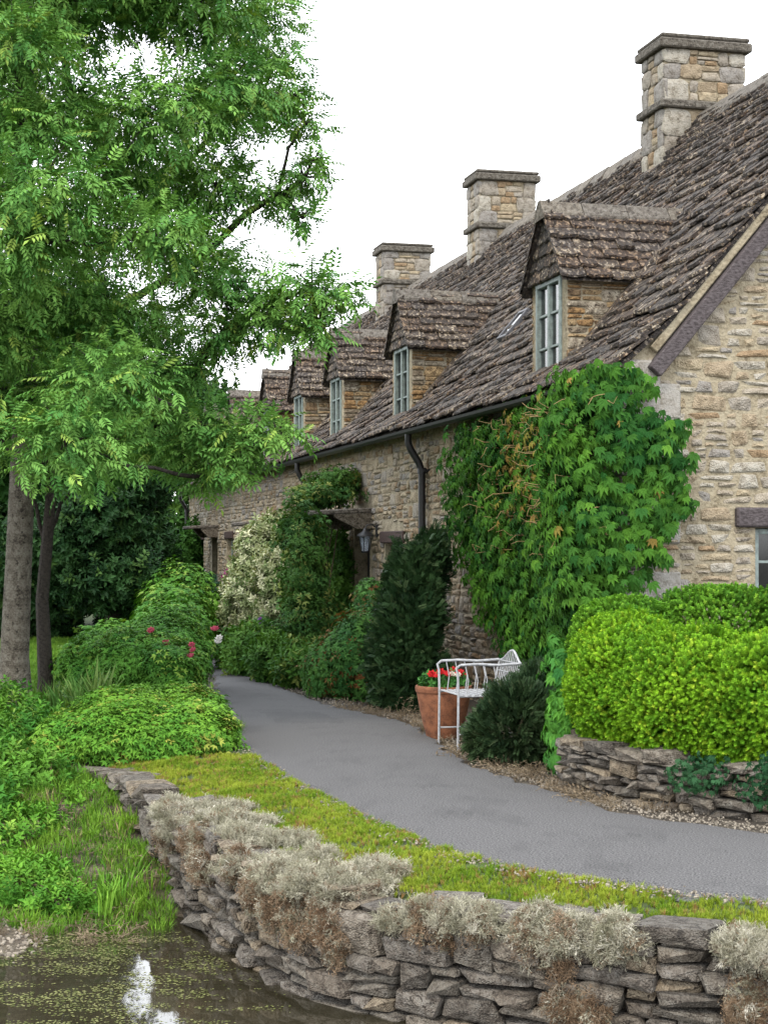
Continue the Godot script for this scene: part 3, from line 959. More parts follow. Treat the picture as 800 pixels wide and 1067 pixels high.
func make_leaf_units() -> void:
	sway.seed = 9
	sway.frequency = 1.1
	var r := RandomNumberGenerator.new()
	r.seed = 77
	var stem_col := Color(0.7, 0.6, 0.5)
	# ash: a feather of nine leaflets
	var u := MB.new()
	for i in 5:
		var y := 0.22 + 0.17 * i
		var o := Vector3(0, y, -0.22 * y * y)
		if i == 4:
			u.leaf(o, Vector3(0, 1, -0.45).normalized(), Vector3(0, 0.45, 1).normalized(), 0.36, 0.13, 0.1, 0.12)
		else:
			for s in [-1.0, 1.0]:
				u.leaf(o, Vector3(s * 0.85, 0.55 + r.randf_range(-0.1, 0.1), -0.3 + r.randf_range(-0.2, 0.1)).normalized(), Vector3(s * 0.25, 0.15, 1).normalized(), 0.36 - 0.03 * absf(i - 1.5), 0.125, 0.1, 0.14)
	u.tube([Vector3.ZERO, Vector3(0, 0.5, -0.055), Vector3(0, 0.9, -0.18)], [0.012, 0.009, 0.005], 3, Color(1.3, 1.0, 0.8))
	leaf_units.ash = u
	# creeper: a hand of five leaflets
	u = MB.new()
	for k in 5:
		var an := deg_to_rad(-64.0 + 32.0 * k)
		var d := Vector3(sin(an), cos(an), -0.12).normalized()
		u.leaf(Vector3(0, 0, 0), d, Vector3(d.x * 0.1, d.y * 0.1, 1).normalized(), [0.66, 0.9, 1.05, 0.9, 0.66][k], [0.27, 0.34, 0.37, 0.34, 0.27][k], 0.16, 0.22)
	u.tube([Vector3(0, -0.35, -0.25), Vector3(0, 0, 0)], [0.012, 0.012], 3, Color(1.6, 0.9, 0.8))
	leaf_units.creeper = u
	# box: a tight shoot of small oval leaves
	u = MB.new()
	for i in 15:
		var an := i * 2.4
		var y := 0.1 + 0.9 * i / 15.0
		var d := Vector3(cos(an), 0.55 + 0.5 * i / 15.0, sin(an)).normalized()
		u.leaf(Vector3(0, y, 0), d, (Vector3.UP - d * d.y).normalized(), 0.42, 0.27, 0.12, 0.1, Color.WHITE * r.randf_range(0.85, 1.15))
	leaf_units.box = u
	# yew: a twig with flat needles
	u = MB.new()
	for i in 13:
		var y := 0.06 + 0.9 * i / 13.0
		for s in [-1.0, 1.0]:
			u.leaf(Vector3(0, y, -0.15 * y * y), Vector3(s, 0.7, r.randf_range(-0.25, 0.25)).normalized(), Vector3(0, 0.1, 1).normalized(), 0.3, 0.075, 0.05, 0.08, Color.WHITE * r.randf_range(0.75, 1.25))
	u.tube([Vector3.ZERO, Vector3(0, 0.5, -0.04), Vector3(0, 1.0, -0.15)], [0.016, 0.012, 0.006], 3, stem_col)
	leaf_units.yew = u
	# broad: a shoot of eight pointed oval leaves
	u = MB.new()
	for i in 9:
		var an := i * 2.4 + 0.4
		var y := 0.12 + 0.8 * i / 9.0
		var d := Vector3(cos(an), 0.45 + 0.6 * i / 9.0, sin(an)).normalized()
		u.leaf(Vector3(0, y, 0), d, (Vector3.UP - d * d.y).normalized(), 0.5, 0.24, 0.12, 0.18, Color.WHITE * r.randf_range(0.8, 1.2))
	u.tube([Vector3.ZERO, Vector3(0, 1.0, 0)], [0.014, 0.006], 3, stem_col)
	leaf_units.broad = u
	# divided: leaves in threes, as on peonies and roses
	u = MB.new()
	for i in 5:
		var an := i * 2.4 + 1.0
		var out := Vector3(cos(an), 0.0, sin(an))
		var o := Vector3(0, 0.25 + 0.5 * i / 5.0, 0) + out * 0.3 + Vector3(0, 0.15, 0)
		u.tube([Vector3(0, 0.15 + 0.5 * i / 5.0, 0), o], [0.012, 0.008], 3, stem_col)
		for k in [-1.0, 0.0, 1.0]:
			var d := (out.rotated(Vector3.UP, k * 0.85) + Vector3(0, 0.25 - absf(k) * 0.1, 0)).normalized()
			u.leaf(o, d, (Vector3.UP - d * d.y).normalized(), 0.46, 0.17, 0.12, 0.25, Color.WHITE * r.randf_range(0.82, 1.18))
	leaf_units.divided = u
	# grass: a tuft of bent blades
	for kind in ["grass", "long_grass", "iris"]:
		u = MB.new()
		var nb: int = {"grass": 11, "long_grass": 10, "iris": 7}[kind]
		var wd: float = {"grass": 0.05, "long_grass": 0.032, "iris": 0.055}[kind]
		for i in nb:
			var an := r.randf() * TAU
			var lean := r.randf_range(0.15, 0.75) if kind != "iris" else r.randf_range(0.1, 0.45)
			var out := Vector3(cos(an), 0, sin(an))
			var side := Vector3(-sin(an), 0, cos(an)) * wd * 0.5
			var h := r.randf_range(0.55, 1.0)
			var p0 := out * r.randf_range(0.0, 0.22)
			var p1 := p0 + Vector3(0, h * 0.55, 0) + out * lean * 0.22
			var p2 := p0 + Vector3(0, h * (1.0 - lean * 0.35), 0) + out * lean * 0.75
			var tint := Color.WHITE * r.randf_range(0.75, 1.25)
			u.tri(p0 - side, p0 + side, p1 + side, tint); u.tri(p0 - side, p1 + side, p1 - side, tint); u.tri(p1 - side, p1 + side, p2, tint)
		leaf_units[kind] = u
	# silver mat plant: fine forked stems with narrow leaves
	u = MB.new()
	for i in 7:
		var an := r.randf() * TAU
		var out := Vector3(cos(an), 0, sin(an)) * r.randf_range(0.15, 0.6)
		var tip := Vector3(0, r.randf_range(0.7, 1.0), 0) + out
		u.tube([Vector3.ZERO, tip * 0.5 + Vector3(0, 0.08, 0), tip], [0.012, 0.01, 0.006], 3)
		for k in 7:
			var f := 0.3 + 0.1 * k
			var an2 := r.randf() * TAU
			u.leaf(tip * f, Vector3(cos(an2), 0.9, sin(an2)).normalized(), Vector3(-sin(an2), 0.2, cos(an2)).normalized(), 0.24, 0.04, 0.1, 0.1, Color.WHITE * r.randf_range(0.8, 1.2))
	leaf_units.silver = u
	# dry trailing stems
	u = MB.new()
	for i in 7:
		var p := [Vector3(r.randf_range(-0.1, 0.1), 0, r.randf_range(-0.1, 0.1))]
		for k in 4:
			p.append(p[k] + Vector3(r.randf_range(-0.13, 0.13), 0.26, r.randf_range(-0.13, 0.13)))
		var tint := Color.WHITE * r.randf_range(0.6, 1.35)
		u.tube(p, [0.012, 0.012, 0.01, 0.009, 0.006], 3, tint)
		for k in 6:
			var q: Vector3 = p[1 + k % 4]
			var an2 := r.randf() * TAU
			u.leaf(q, Vector3(cos(an2), 0.5, sin(an2)).normalized(), Vector3(-sin(an2), 0.3, cos(an2)).normalized(), 0.2, 0.045, 0.1, 0.4, tint)
	leaf_units.dry = u
	# a double flower seen as a cup of petals
	u = MB.new()
	for ring in 3:
		for k in 7:
			var an := TAU * k / 7 + ring * 0.45
			var op: float = [1.0, 0.65, 0.3][ring]
			var d := Vector3(cos(an) * op, 0.55 + 0.35 * ring, sin(an) * op).normalized()
			u.leaf(Vector3(cos(an), 0, sin(an)) * 0.08, d, (Vector3.UP - d * d.y).normalized(), 0.62 - 0.08 * ring, 0.48, 0.15, -0.15, Color.WHITE * r.randf_range(0.85, 1.15))
	leaf_units.flower = u
	for k in leaf_units.keys():
		leaf_units[k + "_mesh"] = leaf_units[k].mesh()

func rand_dir(r: RandomNumberGenerator) -> Vector3:
	var z := r.randf_range(-1, 1)
	var a := r.randf() * TAU
	var s := sqrt(1 - z * z)
	return Vector3(cos(a) * s, z, sin(a) * s)

# a point on one of several bodies: [centre, radii, exponent, turn]; gives [position, outward normal]
func on_blobs(blobs: Array, weights: Array, total: float, depth: float, rough: float, r: RandomNumberGenerator, floor_y: float) -> Array:
	for attempt in 12:
		var w := r.randf() * total
		var k := 0
		while k < blobs.size() - 1 and w > weights[k]:
			w -= weights[k]
			k += 1
		var b: Array = blobs[k]
		var d := rand_dir(r)
		var e: float = b[2] if b.size() > 2 else 2.0
		if e != 2.0:
			var l := pow(pow(absf(d.x), e) + pow(absf(d.y), e) + pow(absf(d.z), e), 1.0 / e)
			d = d / l
		var q := 1.0 - depth * pow(r.randf(), 1.6)
		var rad: Vector3 = b[1]
		var p := d * rad
		var nrm := Vector3(signf(d.x) * pow(absf(d.x), e - 1.0) / rad.x, signf(d.y) * pow(absf(d.y), e - 1.0) / rad.y, signf(d.z) * pow(absf(d.z), e - 1.0) / rad.z).normalized()
		if b.size() > 3:
			p = p.rotated(Vector3.UP, b[3])
			nrm = nrm.rotated(Vector3.UP, b[3])
		var c: Vector3 = b[0]
		var bump := 1.0 + rough * sway.get_noise_3dv((c + p) * 2.2) + rough * 0.6 * sway.get_noise_3dv((c + p) * 6.0)
		p = c + p * q * bump
		if p.y < floor_y:
			continue
		var inside := false
		for j in blobs.size():
			if j == k: continue
			var o: Array = blobs[j]
			var lp: Vector3 = p - o[0]
			if o.size() > 3: lp = lp.rotated(Vector3.UP, -o[3])
			lp = lp / o[1]
			if lp.length() < 0.72:
				inside = true
				break
		if inside:
			continue
		return [p, nrm]
	return []

func basis_yz(y: Vector3, z: Vector3, s: float) -> Basis:
	var yy := y.normalized()
	var zz := z - yy * z.dot(yy)
	if zz.length() < 0.01:
		zz = yy.cross(Vector3(0.31, 0.2, 0.93))
	zz = zz.normalized()
	return Basis(yy.cross(zz), yy, zz) * Basis.from_scale(Vector3.ONE * s)

# leaves over the bodies; returns [transforms, colours]
func leaves_on(blobs: Array, n: int, size: Vector2, cols: Array, seed_: int, opt: Dictionary = {}) -> Array:
	var r := RandomNumberGenerator.new()
	r.seed = seed_
	var weights := []
	var total := 0.0
	for b in blobs:
		var q: Vector3 = b[1]
		var w: float = q.x * q.y + q.y * q.z + q.x * q.z
		weights.append(w)
		total += w
	var xfs := []
	var cs := []
	var mode: String = opt.get("mode", "sprig")
	var upness: float = opt.get("up", 0.35)
	var wild: float = opt.get("wild", 0.55)
	for i in n:
		var pn := on_blobs(blobs, weights, total, opt.get("depth", 0.35), opt.get("rough", 0.16), r, opt.get("floor", 0.01))
		if pn.is_empty(): continue
		var p: Vector3 = pn[0]
		var nrm: Vector3 = pn[1]
		var s := r.randf_range(size.x, size.y)
		var bx: Basis
		match mode:
			"shingle":
				bx = basis_yz(Vector3(0, -1, 0) + nrm * 0.35 + rand_dir(r) * wild, nrm + Vector3.UP * 0.45 + rand_dir(r) * 0.4, s)
			"spray":
				bx = basis_yz(nrm * Vector3(1, 0.5, 1) + Vector3(0, -0.12, 0) + rand_dir(r) * wild, Vector3.UP + nrm * 0.3 + rand_dir(r) * 0.45, s)
			"hang":
				bx = basis_yz(Vector3(0, -1, 0) + nrm * 0.25 + rand_dir(r) * wild, rand_dir(r), s)
			_:
				bx = basis_yz(nrm + Vector3.UP * upness + rand_dir(r) * wild, rand_dir(r), s)
		xfs.append(Transform3D(bx, p - bx.y * opt.get("sink", 0.5)))
		var f := clampf(0.5 + 0.9 * sway.get_noise_3dv(p * opt.get("patch", 1.6) + Vector3(seed_, 0, 0)) + r.randf_range(-0.35, 0.35), 0, 1)
		var col: Color = cols[0].lerp(cols[1], f)
		if cols.size() > 2 and r.randf() < opt.get("odd", 0.08): col = cols[2].lerp(col, r.randf() * 0.4)
		cs.append(col * r.randf_range(0.85, 1.15))
	return [xfs, cs]

func shift(blobs: Array, by: Vector3) -> Array:
	var out := []
	for b in blobs:
		var c: Array = b.duplicate()
		c[0] = c[0] - by
		out.append(c)
	return out

# a shrub or other plant: a few stems and its leaves; blobs in world axes
func plant(called: String, label: String, category: String, base: Vector3, blobs: Array, unit: String, n: int, size: Vector2, cols: Array, mat: String, seed_: int, opt: Dictionary = {}) -> Node3D:
	var o := thing(called, label, category, base, 0.0, opt.get("group", ""))
	var local := shift(blobs, base)
	opt = opt.duplicate()
	opt["floor"] = opt.get("floor", 0.01) - base.y
	var lv := leaves_on(local, n, size, cols, seed_, opt)
	scatter("foliage", leaf_units[unit + "_mesh"], mats[mat], o, lv[0], lv[1])
	var st := MB.new()
	var r := RandomNumberGenerator.new()
	r.seed = seed_ + 1
	for b in local:
		for k in 3:
			var c: Vector3 = b[0] + rand_dir(r) * b[1] * 0.45
			var root := Vector3(c.x * 0.3, 0.0, c.z * 0.3) + Vector3(r.randf_range(-0.06, 0.06), 0, r.randf_range(-0.06, 0.06))
			if opt.get("wall", false): root = Vector3(c.x, 0.0, c.z)
			st.tube([root, root.lerp(c, 0.5) + Vector3(0, 0.05, 0), c], [0.014, 0.011, 0.006], 5)
	putb("stems", st, mats.stem, o)
	return o

func flowers(parent: Node3D, called: String, spots: Array, size: float, col: Color, seed_: int) -> void:
	var r := RandomNumberGenerator.new()
	r.seed = seed_
	var m := StandardMaterial3D.new()
	m.albedo_color = col.linear_to_srgb()
	m.vertex_color_use_as_albedo = true
	m.roughness = 0.8
	m.backlight_enabled = true
	m.backlight = Color(0.4, 0.4, 0.4)
	for s in spots:
		put(called, leaf_units.flower_mesh, m, parent, Transform3D(basis_yz(Vector3(r.randf_range(-0.5, 0.3), 0.8, r.randf_range(0.2, 0.9)), rand_dir(r), size * r.randf_range(0.8, 1.2)), s - parent.position))

func in_poly(p: Vector2, poly: PackedVector2Array) -> bool:
	return Geometry2D.is_point_in_polygon(p, poly)

func creeper() -> void:
	var o := thing("virginia_creeper", "bright green creeper with five-fingered leaves draped over the cottage corner", "climbing plant", CORNER, ROW_TURN)
	var poly := PackedVector2Array([Vector2(-4.15, 2.78), Vector2(-4.3, 2.3), Vector2(-4.2, 1.75), Vector2(-3.8, 1.3), Vector2(-3.2, 0.95), Vector2(-2.6, 0.52), Vector2(-1.9, 0.62), Vector2(-1.35, 0.5), Vector2(-1.15, 0.0), Vector2(-0.3, 0.0), Vector2(-0.02, 1.1), Vector2(0.22, 1.45), Vector2(0.36, 1.75), Vector2(0.46, 2.12), Vector2(0.40, 2.45), Vector2(0.14, 2.82), Vector2(-0.2, 3.02), Vector2(-0.7, 2.98), Vector2(-1.2, 2.88), Vector2(-2.1, 2.9), Vector2(-3.0, 2.82)])
	var r := RandomNumberGenerator.new()
	r.seed = 4242
	var all := []
	var wv := FastNoiseLite.new()
	wv.seed = 61
	wv.frequency = 0.8
	while all.size() < 10500:
		var q := r.randf_range(-4.35, 0.5)
		var h := r.randf_range(0.0, 3.05)
		var rag := Vector2(wv.get_noise_2d(q * 3.0 + 7.0, h * 3.0), wv.get_noise_2d(q * 3.0, h * 3.0 + 31.0)) * 0.24 + Vector2(r.randfn(0.0, 0.035), r.randfn(0.0, 0.035))
		if not in_poly(Vector2(q, h) + rag, poly): continue
		if q < -0.9 and r.randf() < 0.45: continue
		var lay := pow(r.randf(), 1.5)
		var corner := clampf(1.0 - absf(q + 0.3) / 1.3, 0.0, 1.0)
		var high := smoothstep(0.5, 1.7, h) * (1.0 - 0.5 * smoothstep(2.5, 3.0, h))
		var thick := 0.14 + 0.26 * corner * (0.4 + 0.6 * high) + 0.10 * high + 0.13 * wv.get_noise_2d(q * 1.4, h * 1.4) + 0.14 * wv.get_noise_2d(q * 4.5, h * 4.5 + 12.0) + (r.randf_range(0.0, 0.09) if r.randf() < 0.12 else 0.0)
		var w := smoothstep(-0.45, 0.4, q)
		var nrm := Vector3(-(1.0 - w), 0, w).normalized()
		var root := Vector3(maxf(q, 0.0), h, -maxf(-q, 0.0))
		var p := root + nrm * maxf(0.04, thick * (1.0 - 0.75 * lay))
		var s := r.randf_range(0.05, 0.115)
		var bx := basis_yz(Vector3(0, -1, 0) + nrm * 0.35 + rand_dir(r) * 0.45, nrm + Vector3.UP * 0.5 + rand_dir(r) * 0.35, s)
		var f := clampf(0.45 + 0.8 * wv.get_noise_2d(q * 2.0 + 40.0, h * 2.0) + r.randf_range(-0.3, 0.3), 0.0, 1.0)
		var col := Color(0.016, 0.07, 0.014).lerp(Color(0.078, 0.195, 0.022), f)
		var dry := exp(-pow((q + 1.7) / 0.75, 2.0) - pow((h - 2.3) / 0.45, 2.0)) * 0.42 + 0.003
		if r.randf() < dry: col = Color(0.20, 0.22, 0.035).lerp(Color(0.26, 0.16, 0.05), r.randf())
		all.append([Transform3D(bx, p), col * r.randf_range(0.85, 1.15), lay])
	# the part that trails over the end of the garden wall
	var extra := leaves_on([[Vector3(1.27, 0.42, -12.25), Vector3(0.17, 0.5, 0.42)], [Vector3(1.22, 0.2, -11.6), Vector3(0.14, 0.32, 0.3)]], 520, Vector2(0.075, 0.125), [Color(0.03, 0.13, 0.03), Color(0.09, 0.25, 0.035)], 97, {"mode": "shingle", "depth": 0.5})
	var inv := o.transform.affine_inverse()
	for i in extra[0].size():
		all.append([inv * extra[0][i], extra[1][i], 0.4])
	all.sort_custom(func(a, b): return a[2] < b[2])
	var leaf_mats := []
	for k in 6:
		var m: StandardMaterial3D = mats.leaf.duplicate()
		m.albedo_color = Color(0.018, 0.08, 0.015).lerp(Color(0.092, 0.215, 0.025), k / 5.0).linear_to_srgb()
		leaf_mats.append(m)
	var xfs := []
	var cols := []
	for i in all.size():
		if i < 300:
			put("leaf", leaf_units.creeper_mesh, leaf_mats[r.randi() % 6], o, all[i][0])
		else:
			xfs.append(all[i][0])
			cols.append(all[i][1])
	scatter("foliage", leaf_units.creeper_mesh, mats.leaf, o, xfs, cols)
	var st := MB.new()
	for k in 26:
		var q0 := r.randf_range(-0.95, -0.45)
		var pts := [Vector3(-0.05, 0.0, q0)]
		var q := q0
		var h := 0.0
		for j in 7:
			q += r.randf_range(-0.62, 0.34) * (0.3 + 0.12 * j)
			h += r.randf_range(0.25, 0.5)
			q = clampf(q, -4.0, -0.03)
			pts.append(Vector3(-0.05, minf(h, 2.8), q))
		st.tube(pts, [0.018, 0.016, 0.014, 0.012, 0.01, 0.008, 0.007, 0.005], 5)
	putb("stems", st, mats.dark_bark, o)
	# thin dry tendrils on the surface
	var td := MB.new()
	for k in 90:
		var q := r.randf_range(-3.2, 0.1)
		var h := r.randf_range(1.5, 2.75)
		var w := smoothstep(-0.45, 0.4, q)
		var nrm := Vector3(-(1.0 - w), 0, w).normalized()
		var p := Vector3(maxf(q, 0.0), h, -maxf(-q, 0.0)) + nrm * (0.42 if q > -1.2 else 0.27)
		var e1 := p + rand_dir(r) * 0.07 + nrm * 0.05
		td.tube([p - nrm * 0.12, p, e1, e1 + rand_dir(r) * 0.07], [0.004, 0.004, 0.003, 0.002], 3)
	putb("tendrils", td, mats.dry_stem, o)

func tree_limb(mb: MB, a: Vector3, b: Vector3, ra: float, rb: float, r: RandomNumberGenerator, sag: float = 0.0) -> Array:
	var pts := []
	var rad := []
	var side := rand_dir(r) * a.distance_to(b) * 0.12
	for i in 7:
		var f := i / 6.0
		pts.append(a.lerp(b, f) + side * sin(f * PI) * (1.0 if i % 2 else 0.75) + Vector3.UP * sag * sin(f * PI))
		rad.append(lerpf(ra, rb, pow(f, 0.8)))
	mb.tube(pts, rad, 7)
	return pts

# the pixel grid of the photograph, only to note where the crown's boughs stand: x, y, metres away
func spot(x: float, y: float, d: float) -> Vector3:
	return Vector3((x - 400.0) / FOCAL * d, EYE - (y - 572.0) / FOCAL * d, -d)

func ash_tree() -> void:
	var base := Vector3(-3.44, -0.05, -15.7)
	var o := thing("ash_tree", "tall ash tree with pale trunk and feathery bright green leaves beside the stream", "tree", base)
	var r := RandomNumberGenerator.new()
	r.seed = 808
	var boughs := []   # [centre, radius]
	var rows := [
		[-70, [-150, -60, 20, 100, 180, 235], 0.7], [10, [-90, 10, 85, 160, 215, 265], 0.55], [100, [-60, 25, 95, 165, 225, 255], 0.52],
		[190, [-110, -20, 50, 120, 180, 225], 0.54], [262, [-60, 15, 85, 155, 205], 0.5], [330, [-100, -15, 45, 115, 165], 0.55], [395, [-60, 15, 75, 125], 0.52], [450, [-20, 55, 110], 0.5]]
	for row in rows:
		for x in row[1]:
			boughs.append([spot(x + r.randf_range(-16, 16), row[0] + r.randf_range(-18, 18), r.randf_range(12.6, 17.2)), row[2] * r.randf_range(0.85, 1.15)])
	for q in [[305, 100, 14.6, 0.26], [318, 130, 14.5, 0.2], [318, 185, 14.4, 0.22], [328, 165, 14.4, 0.14], [315, 228, 14.3, 0.16], [290, 205, 14.5, 0.26], [290, 60, 14.8, 0.22], [235, 300, 14.3, 0.36], [285, 318, 14.0, 0.34], [325, 300, 13.9, 0.36], [348, 310, 13.8, 0.2],
			[300, 345, 13.9, 0.28], [232, 352, 14.4, 0.3], [205, 385, 14.5, 0.26], [160, 395, 14.8, 0.36], [215, 445, 14.0, 0.36], [255, 455, 13.8, 0.36], [290, 452, 13.6, 0.22], [240, 478, 13.7, 0.28], [195, 470, 14.2, 0.36], [168, 448, 14.6, 0.4], [215, 498, 14.0, 0.2],
			[130, 462, 15.5, 0.42], [250, 340, 14.2, 0.25], [330, 345, 13.8, 0.2], [12, 50, 13.0, 0.5], [22, 130, 13.2, 0.45]]:
		boughs.append([spot(q[0], q[1], q[2]), q[3]])
	for k in 14:
		boughs.append([Vector3(r.randf_range(-6.2, -2.4), r.randf_range(7.0, 9.6), -r.randf_range(13.0, 18.5)), r.randf_range(0.7, 1.0)])
	for k in 12:
		boughs.append([Vector3(r.randf_range(-7.2, -4.6), r.randf_range(3.4, 7.5), -r.randf_range(13.0, 18.5)), r.randf_range(0.6, 0.9)])
	# trunk and limbs
	var tr := MB.new()
	var trunk := [base + Vector3(0.02, -0.1, 0), base + Vector3(0, 0.15, 0), base + Vector3(-0.01, 0.6, 0), base + Vector3(0.03, 1.4, 0.02), base + Vector3(0.08, 2.4, 0.05), base + Vector3(0.12, 3.6, 0.05), base + Vector3(0.02, 5.0, 0.1), base + Vector3(0.1, 6.6, 0.0), base + Vector3(0.0, 8.8, 0.1)]
	var lt := []
	for p in trunk: lt.append(p - base)
	tr.tube(lt, [0.23, 0.165, 0.138, 0.125, 0.118, 0.105, 0.085, 0.055, 0.02], 14)
	putb("trunk", tr, mats.bark, o)
	var lm := MB.new()
	var xfs := []
	var cols := []
	# every bough grows from the nearest limb already there
	var nodes := []      # [position, parent, way to the root, boughs carried]
	for k in range(4, trunk.size()):
		nodes.append([trunk[k], -1, 0.0, 0])
		if k < trunk.size() - 1: nodes.append([trunk[k].lerp(trunk[k + 1], 0.5), -1, 0.0, 0])
	var first := nodes.size()
	boughs.sort_custom(func(p, q): return Vector2(p[0].x - base.x, p[0].z - base.z).length() < Vector2(q[0].x - base.x, q[0].z - base.z).length())
	for b in boughs:
		var best := 0
		var low := 1e9
		for k in nodes.size():
			var d: float = nodes[k][0].distance_to(b[0]) + nodes[k][2] * 0.3 + maxf(0.0, nodes[k][0].y - b[0].y + 0.1) * 1.2
			if d < low:
				low = d
				best = k
		nodes.append([b[0], best, nodes[best][2] + nodes[best][0].distance_to(b[0]), 0])
		var up := nodes.size() - 1
		while up >= 0:
			nodes[up][3] += 1
			up = nodes[up][1]
	for k in range(first, nodes.size()):
		var from: Array = nodes[nodes[k][1]]
		var ra := 0.010 + 0.011 * sqrt(nodes[k][3])
		tree_limb(lm, from[0] - base, nodes[k][0] - base, ra, 0.008 + 0.010 * sqrt(nodes[k][3] - 1.0), r, 0.05 * from[0].distance_to(nodes[k][0]))
	for b in boughs:
		var c: Vector3 = b[0]
		var n := int((650.0 if b[1] > 0.4 else 600.0) * b[1] * b[1] / 0.36)
		for j in 7:
			var e: Vector3 = c + rand_dir(r) * b[1] * 0.8
			lm.tube([c - base, c.lerp(e, 0.5) - base + Vector3(0, 0.03, 0), e - base], [0.009, 0.006, 0.003], 4)
		var lv := leaves_on([[c - base, Vector3(b[1] * 1.1, b[1] * 0.72, b[1] * 1.1)]], n, Vector2(0.13, 0.215), [Color(0.058, 0.168, 0.038), Color(0.168, 0.325, 0.068), Color(0.28, 0.40, 0.08)], 1000 + xfs.size(), {"mode": "spray", "depth": 0.8, "rough": 0.6, "floor": -9.0, "sink": 0.3, "odd": 0.05, "wild": 0.8})
		xfs.append_array(lv[0])
		cols.append_array(lv[1])
	putb("limbs", lm, mats.dark_bark, o)
	scatter("crown", leaf_units.ash_mesh, mats.leaf, o, xfs, cols)

func tree(called: String, label: String, base: Vector3, boughs: Array, unit: String, n: int, size: Vector2, cols: Array, mat: String, trunk_r: float, trunk_h: float, seed_: int, opt: Dictionary = {}) -> void:
	var o := thing(called, label, "tree", base, 0.0, opt.get("group", ""))
	var r := RandomNumberGenerator.new()
	r.seed = seed_
	var tr := MB.new()
	tr.tube([Vector3(0, -0.15, 0), Vector3(0.0, 0.2, 0), Vector3(r.randf_range(-0.09, 0.09), trunk_h * 0.3, 0), Vector3(r.randf_range(-0.09, 0.09), trunk_h * 0.6, 0), Vector3(r.randf_range(-0.15, 0.15), trunk_h, 0)], [trunk_r * 1.5, trunk_r * 1.1, trunk_r * 0.9, trunk_r * 0.75, trunk_r * 0.5], 9)
	for b in boughs:
		var c: Vector3 = b[0] - base
		tree_limb(tr, Vector3(0, minf(trunk_h * 0.95, maxf(0.4, c.y * 0.6)), 0), c, trunk_r * 0.4, 0.012, r)
	putb("trunk", tr, mats.dark_bark, o)
	opt = opt.duplicate()
	opt["floor"] = 0.02 - base.y
	var lv := leaves_on(shift(boughs, base), n, size, cols, seed_, opt)
	scatter("crown", leaf_units[unit + "_mesh"], mats[mat], o, lv[0], lv[1])

# ---------------------------------------------------------------- ground, lane, stream. Plans are in (x, distance ahead)
const BROOK_WALL := [Vector2(6.0, 4.6), Vector2(3.2, 5.95), Vector2(1.55, 6.8), Vector2(0.6, 7.22), Vector2(0.0, 7.55), Vector2(-0.42, 8.0), Vector2(-0.80, 8.75), Vector2(-1.14, 9.6), Vector2(-1.42, 10.5), Vector2(-1.82, 11.5), Vector2(-2.3, 12.4), Vector2(-2.9, 13.1)]
const LANE_LEFT := [Vector2(-4.2, 31.0), Vector2(-2.75, 25.5), Vector2(-2.25, 22.0), Vector2(-1.84, 18.3), Vector2(-1.40, 15.0), Vector2(-1.05, 12.7), Vector2(-0.62, 11.1), Vector2(-0.17, 9.76), Vector2(0.20, 8.75), Vector2(0.55, 8.15), Vector2(1.05, 7.7), Vector2(1.70, 7.3), Vector2(3.0, 6.55), Vector2(6.0, 5.3), Vector2(14.0, 2.5)]
const LANE_RIGHT := [Vector2(-3.0, 31.0), Vector2(-2.0, 25.5), Vector2(-1.62, 22.0), Vector2(-1.15, 18.8), Vector2(-0.45, 16.4), Vector2(0.15, 15.2), Vector2(0.38, 14.2), Vector2(0.58, 12.4), Vector2(0.82, 11.5), Vector2(1.12, 10.65), Vector2(1.36, 9.95), Vector2(2.1, 9.1), Vector2(3.2, 8.35), Vector2(6.0, 7.0), Vector2(14.0, 4.2)]

func wall_side(p: Vector2) -> float:
	var best := 1e9
	var sgn := 1.0
	for i in BROOK_WALL.size() - 1:
		var a: Vector2 = BROOK_WALL[i]
		var b: Vector2 = BROOK_WALL[i + 1]
		var q := Geometry2D.get_closest_point_to_segment(p, a, b)
		var d := p.distance_to(q)
		if d < best:
			best = d
			sgn = 1.0 if (b - a).cross(p - a) < 0.0 else -1.0
	return best * sgn

var lumps := FastNoiseLite.new()

func ground_h(x: float, d: float) -> float:
	var s := wall_side(Vector2(x, d))
	var rise := smoothstep(8.5, 12.9, d + 0.25 * lumps.get_noise_2d(x * 0.8, d * 0.8))
	var low := lerpf(-0.66, -0.02, rise) + 0.05 * lumps.get_noise_2d(x * 2.0, d * 2.0) * (0.4 + rise)
	if x < -1.4 and d < 9.4:
		low = maxf(low, -0.60 + 0.085 * smoothstep(-1.35, -2.3, x) * smoothstep(7.9, 8.9, d))
	if d < 8.0: low = lerpf(-0.74, low, smoothstep(6.5, 8.0, d))
	if d > 13.2: return 0.0 + 0.02 * lumps.get_noise_2d(x, d)
	var f := smoothstep(0.06, 0.26, s)
	var high := -0.045 * (1.0 - smoothstep(0.2, 0.8, s)) + 0.012 * lumps.get_noise_2d(x * 3.0, d * 3.0)
	var h := lerpf(low, high, f)
	return lerpf(h, 0.0, smoothstep(12.2, 13.2, d))

func on_lane(p: Vector2, grow: float) -> bool:
	for i in LANE_LEFT.size() - 1:
		var a: Vector2 = LANE_LEFT[i] - Vector2(grow, grow * 0.5)
		var b: Vector2 = LANE_LEFT[i + 1] - Vector2(grow, grow * 0.5)
		var c: Vector2 = LANE_RIGHT[i + 1] + Vector2(grow, grow * 0.5)
		var d: Vector2 = LANE_RIGHT[i] + Vector2(grow, grow * 0.5)
		if Geometry2D.is_point_in_polygon(p, PackedVector2Array([a, b, c, d])): return true
	return false

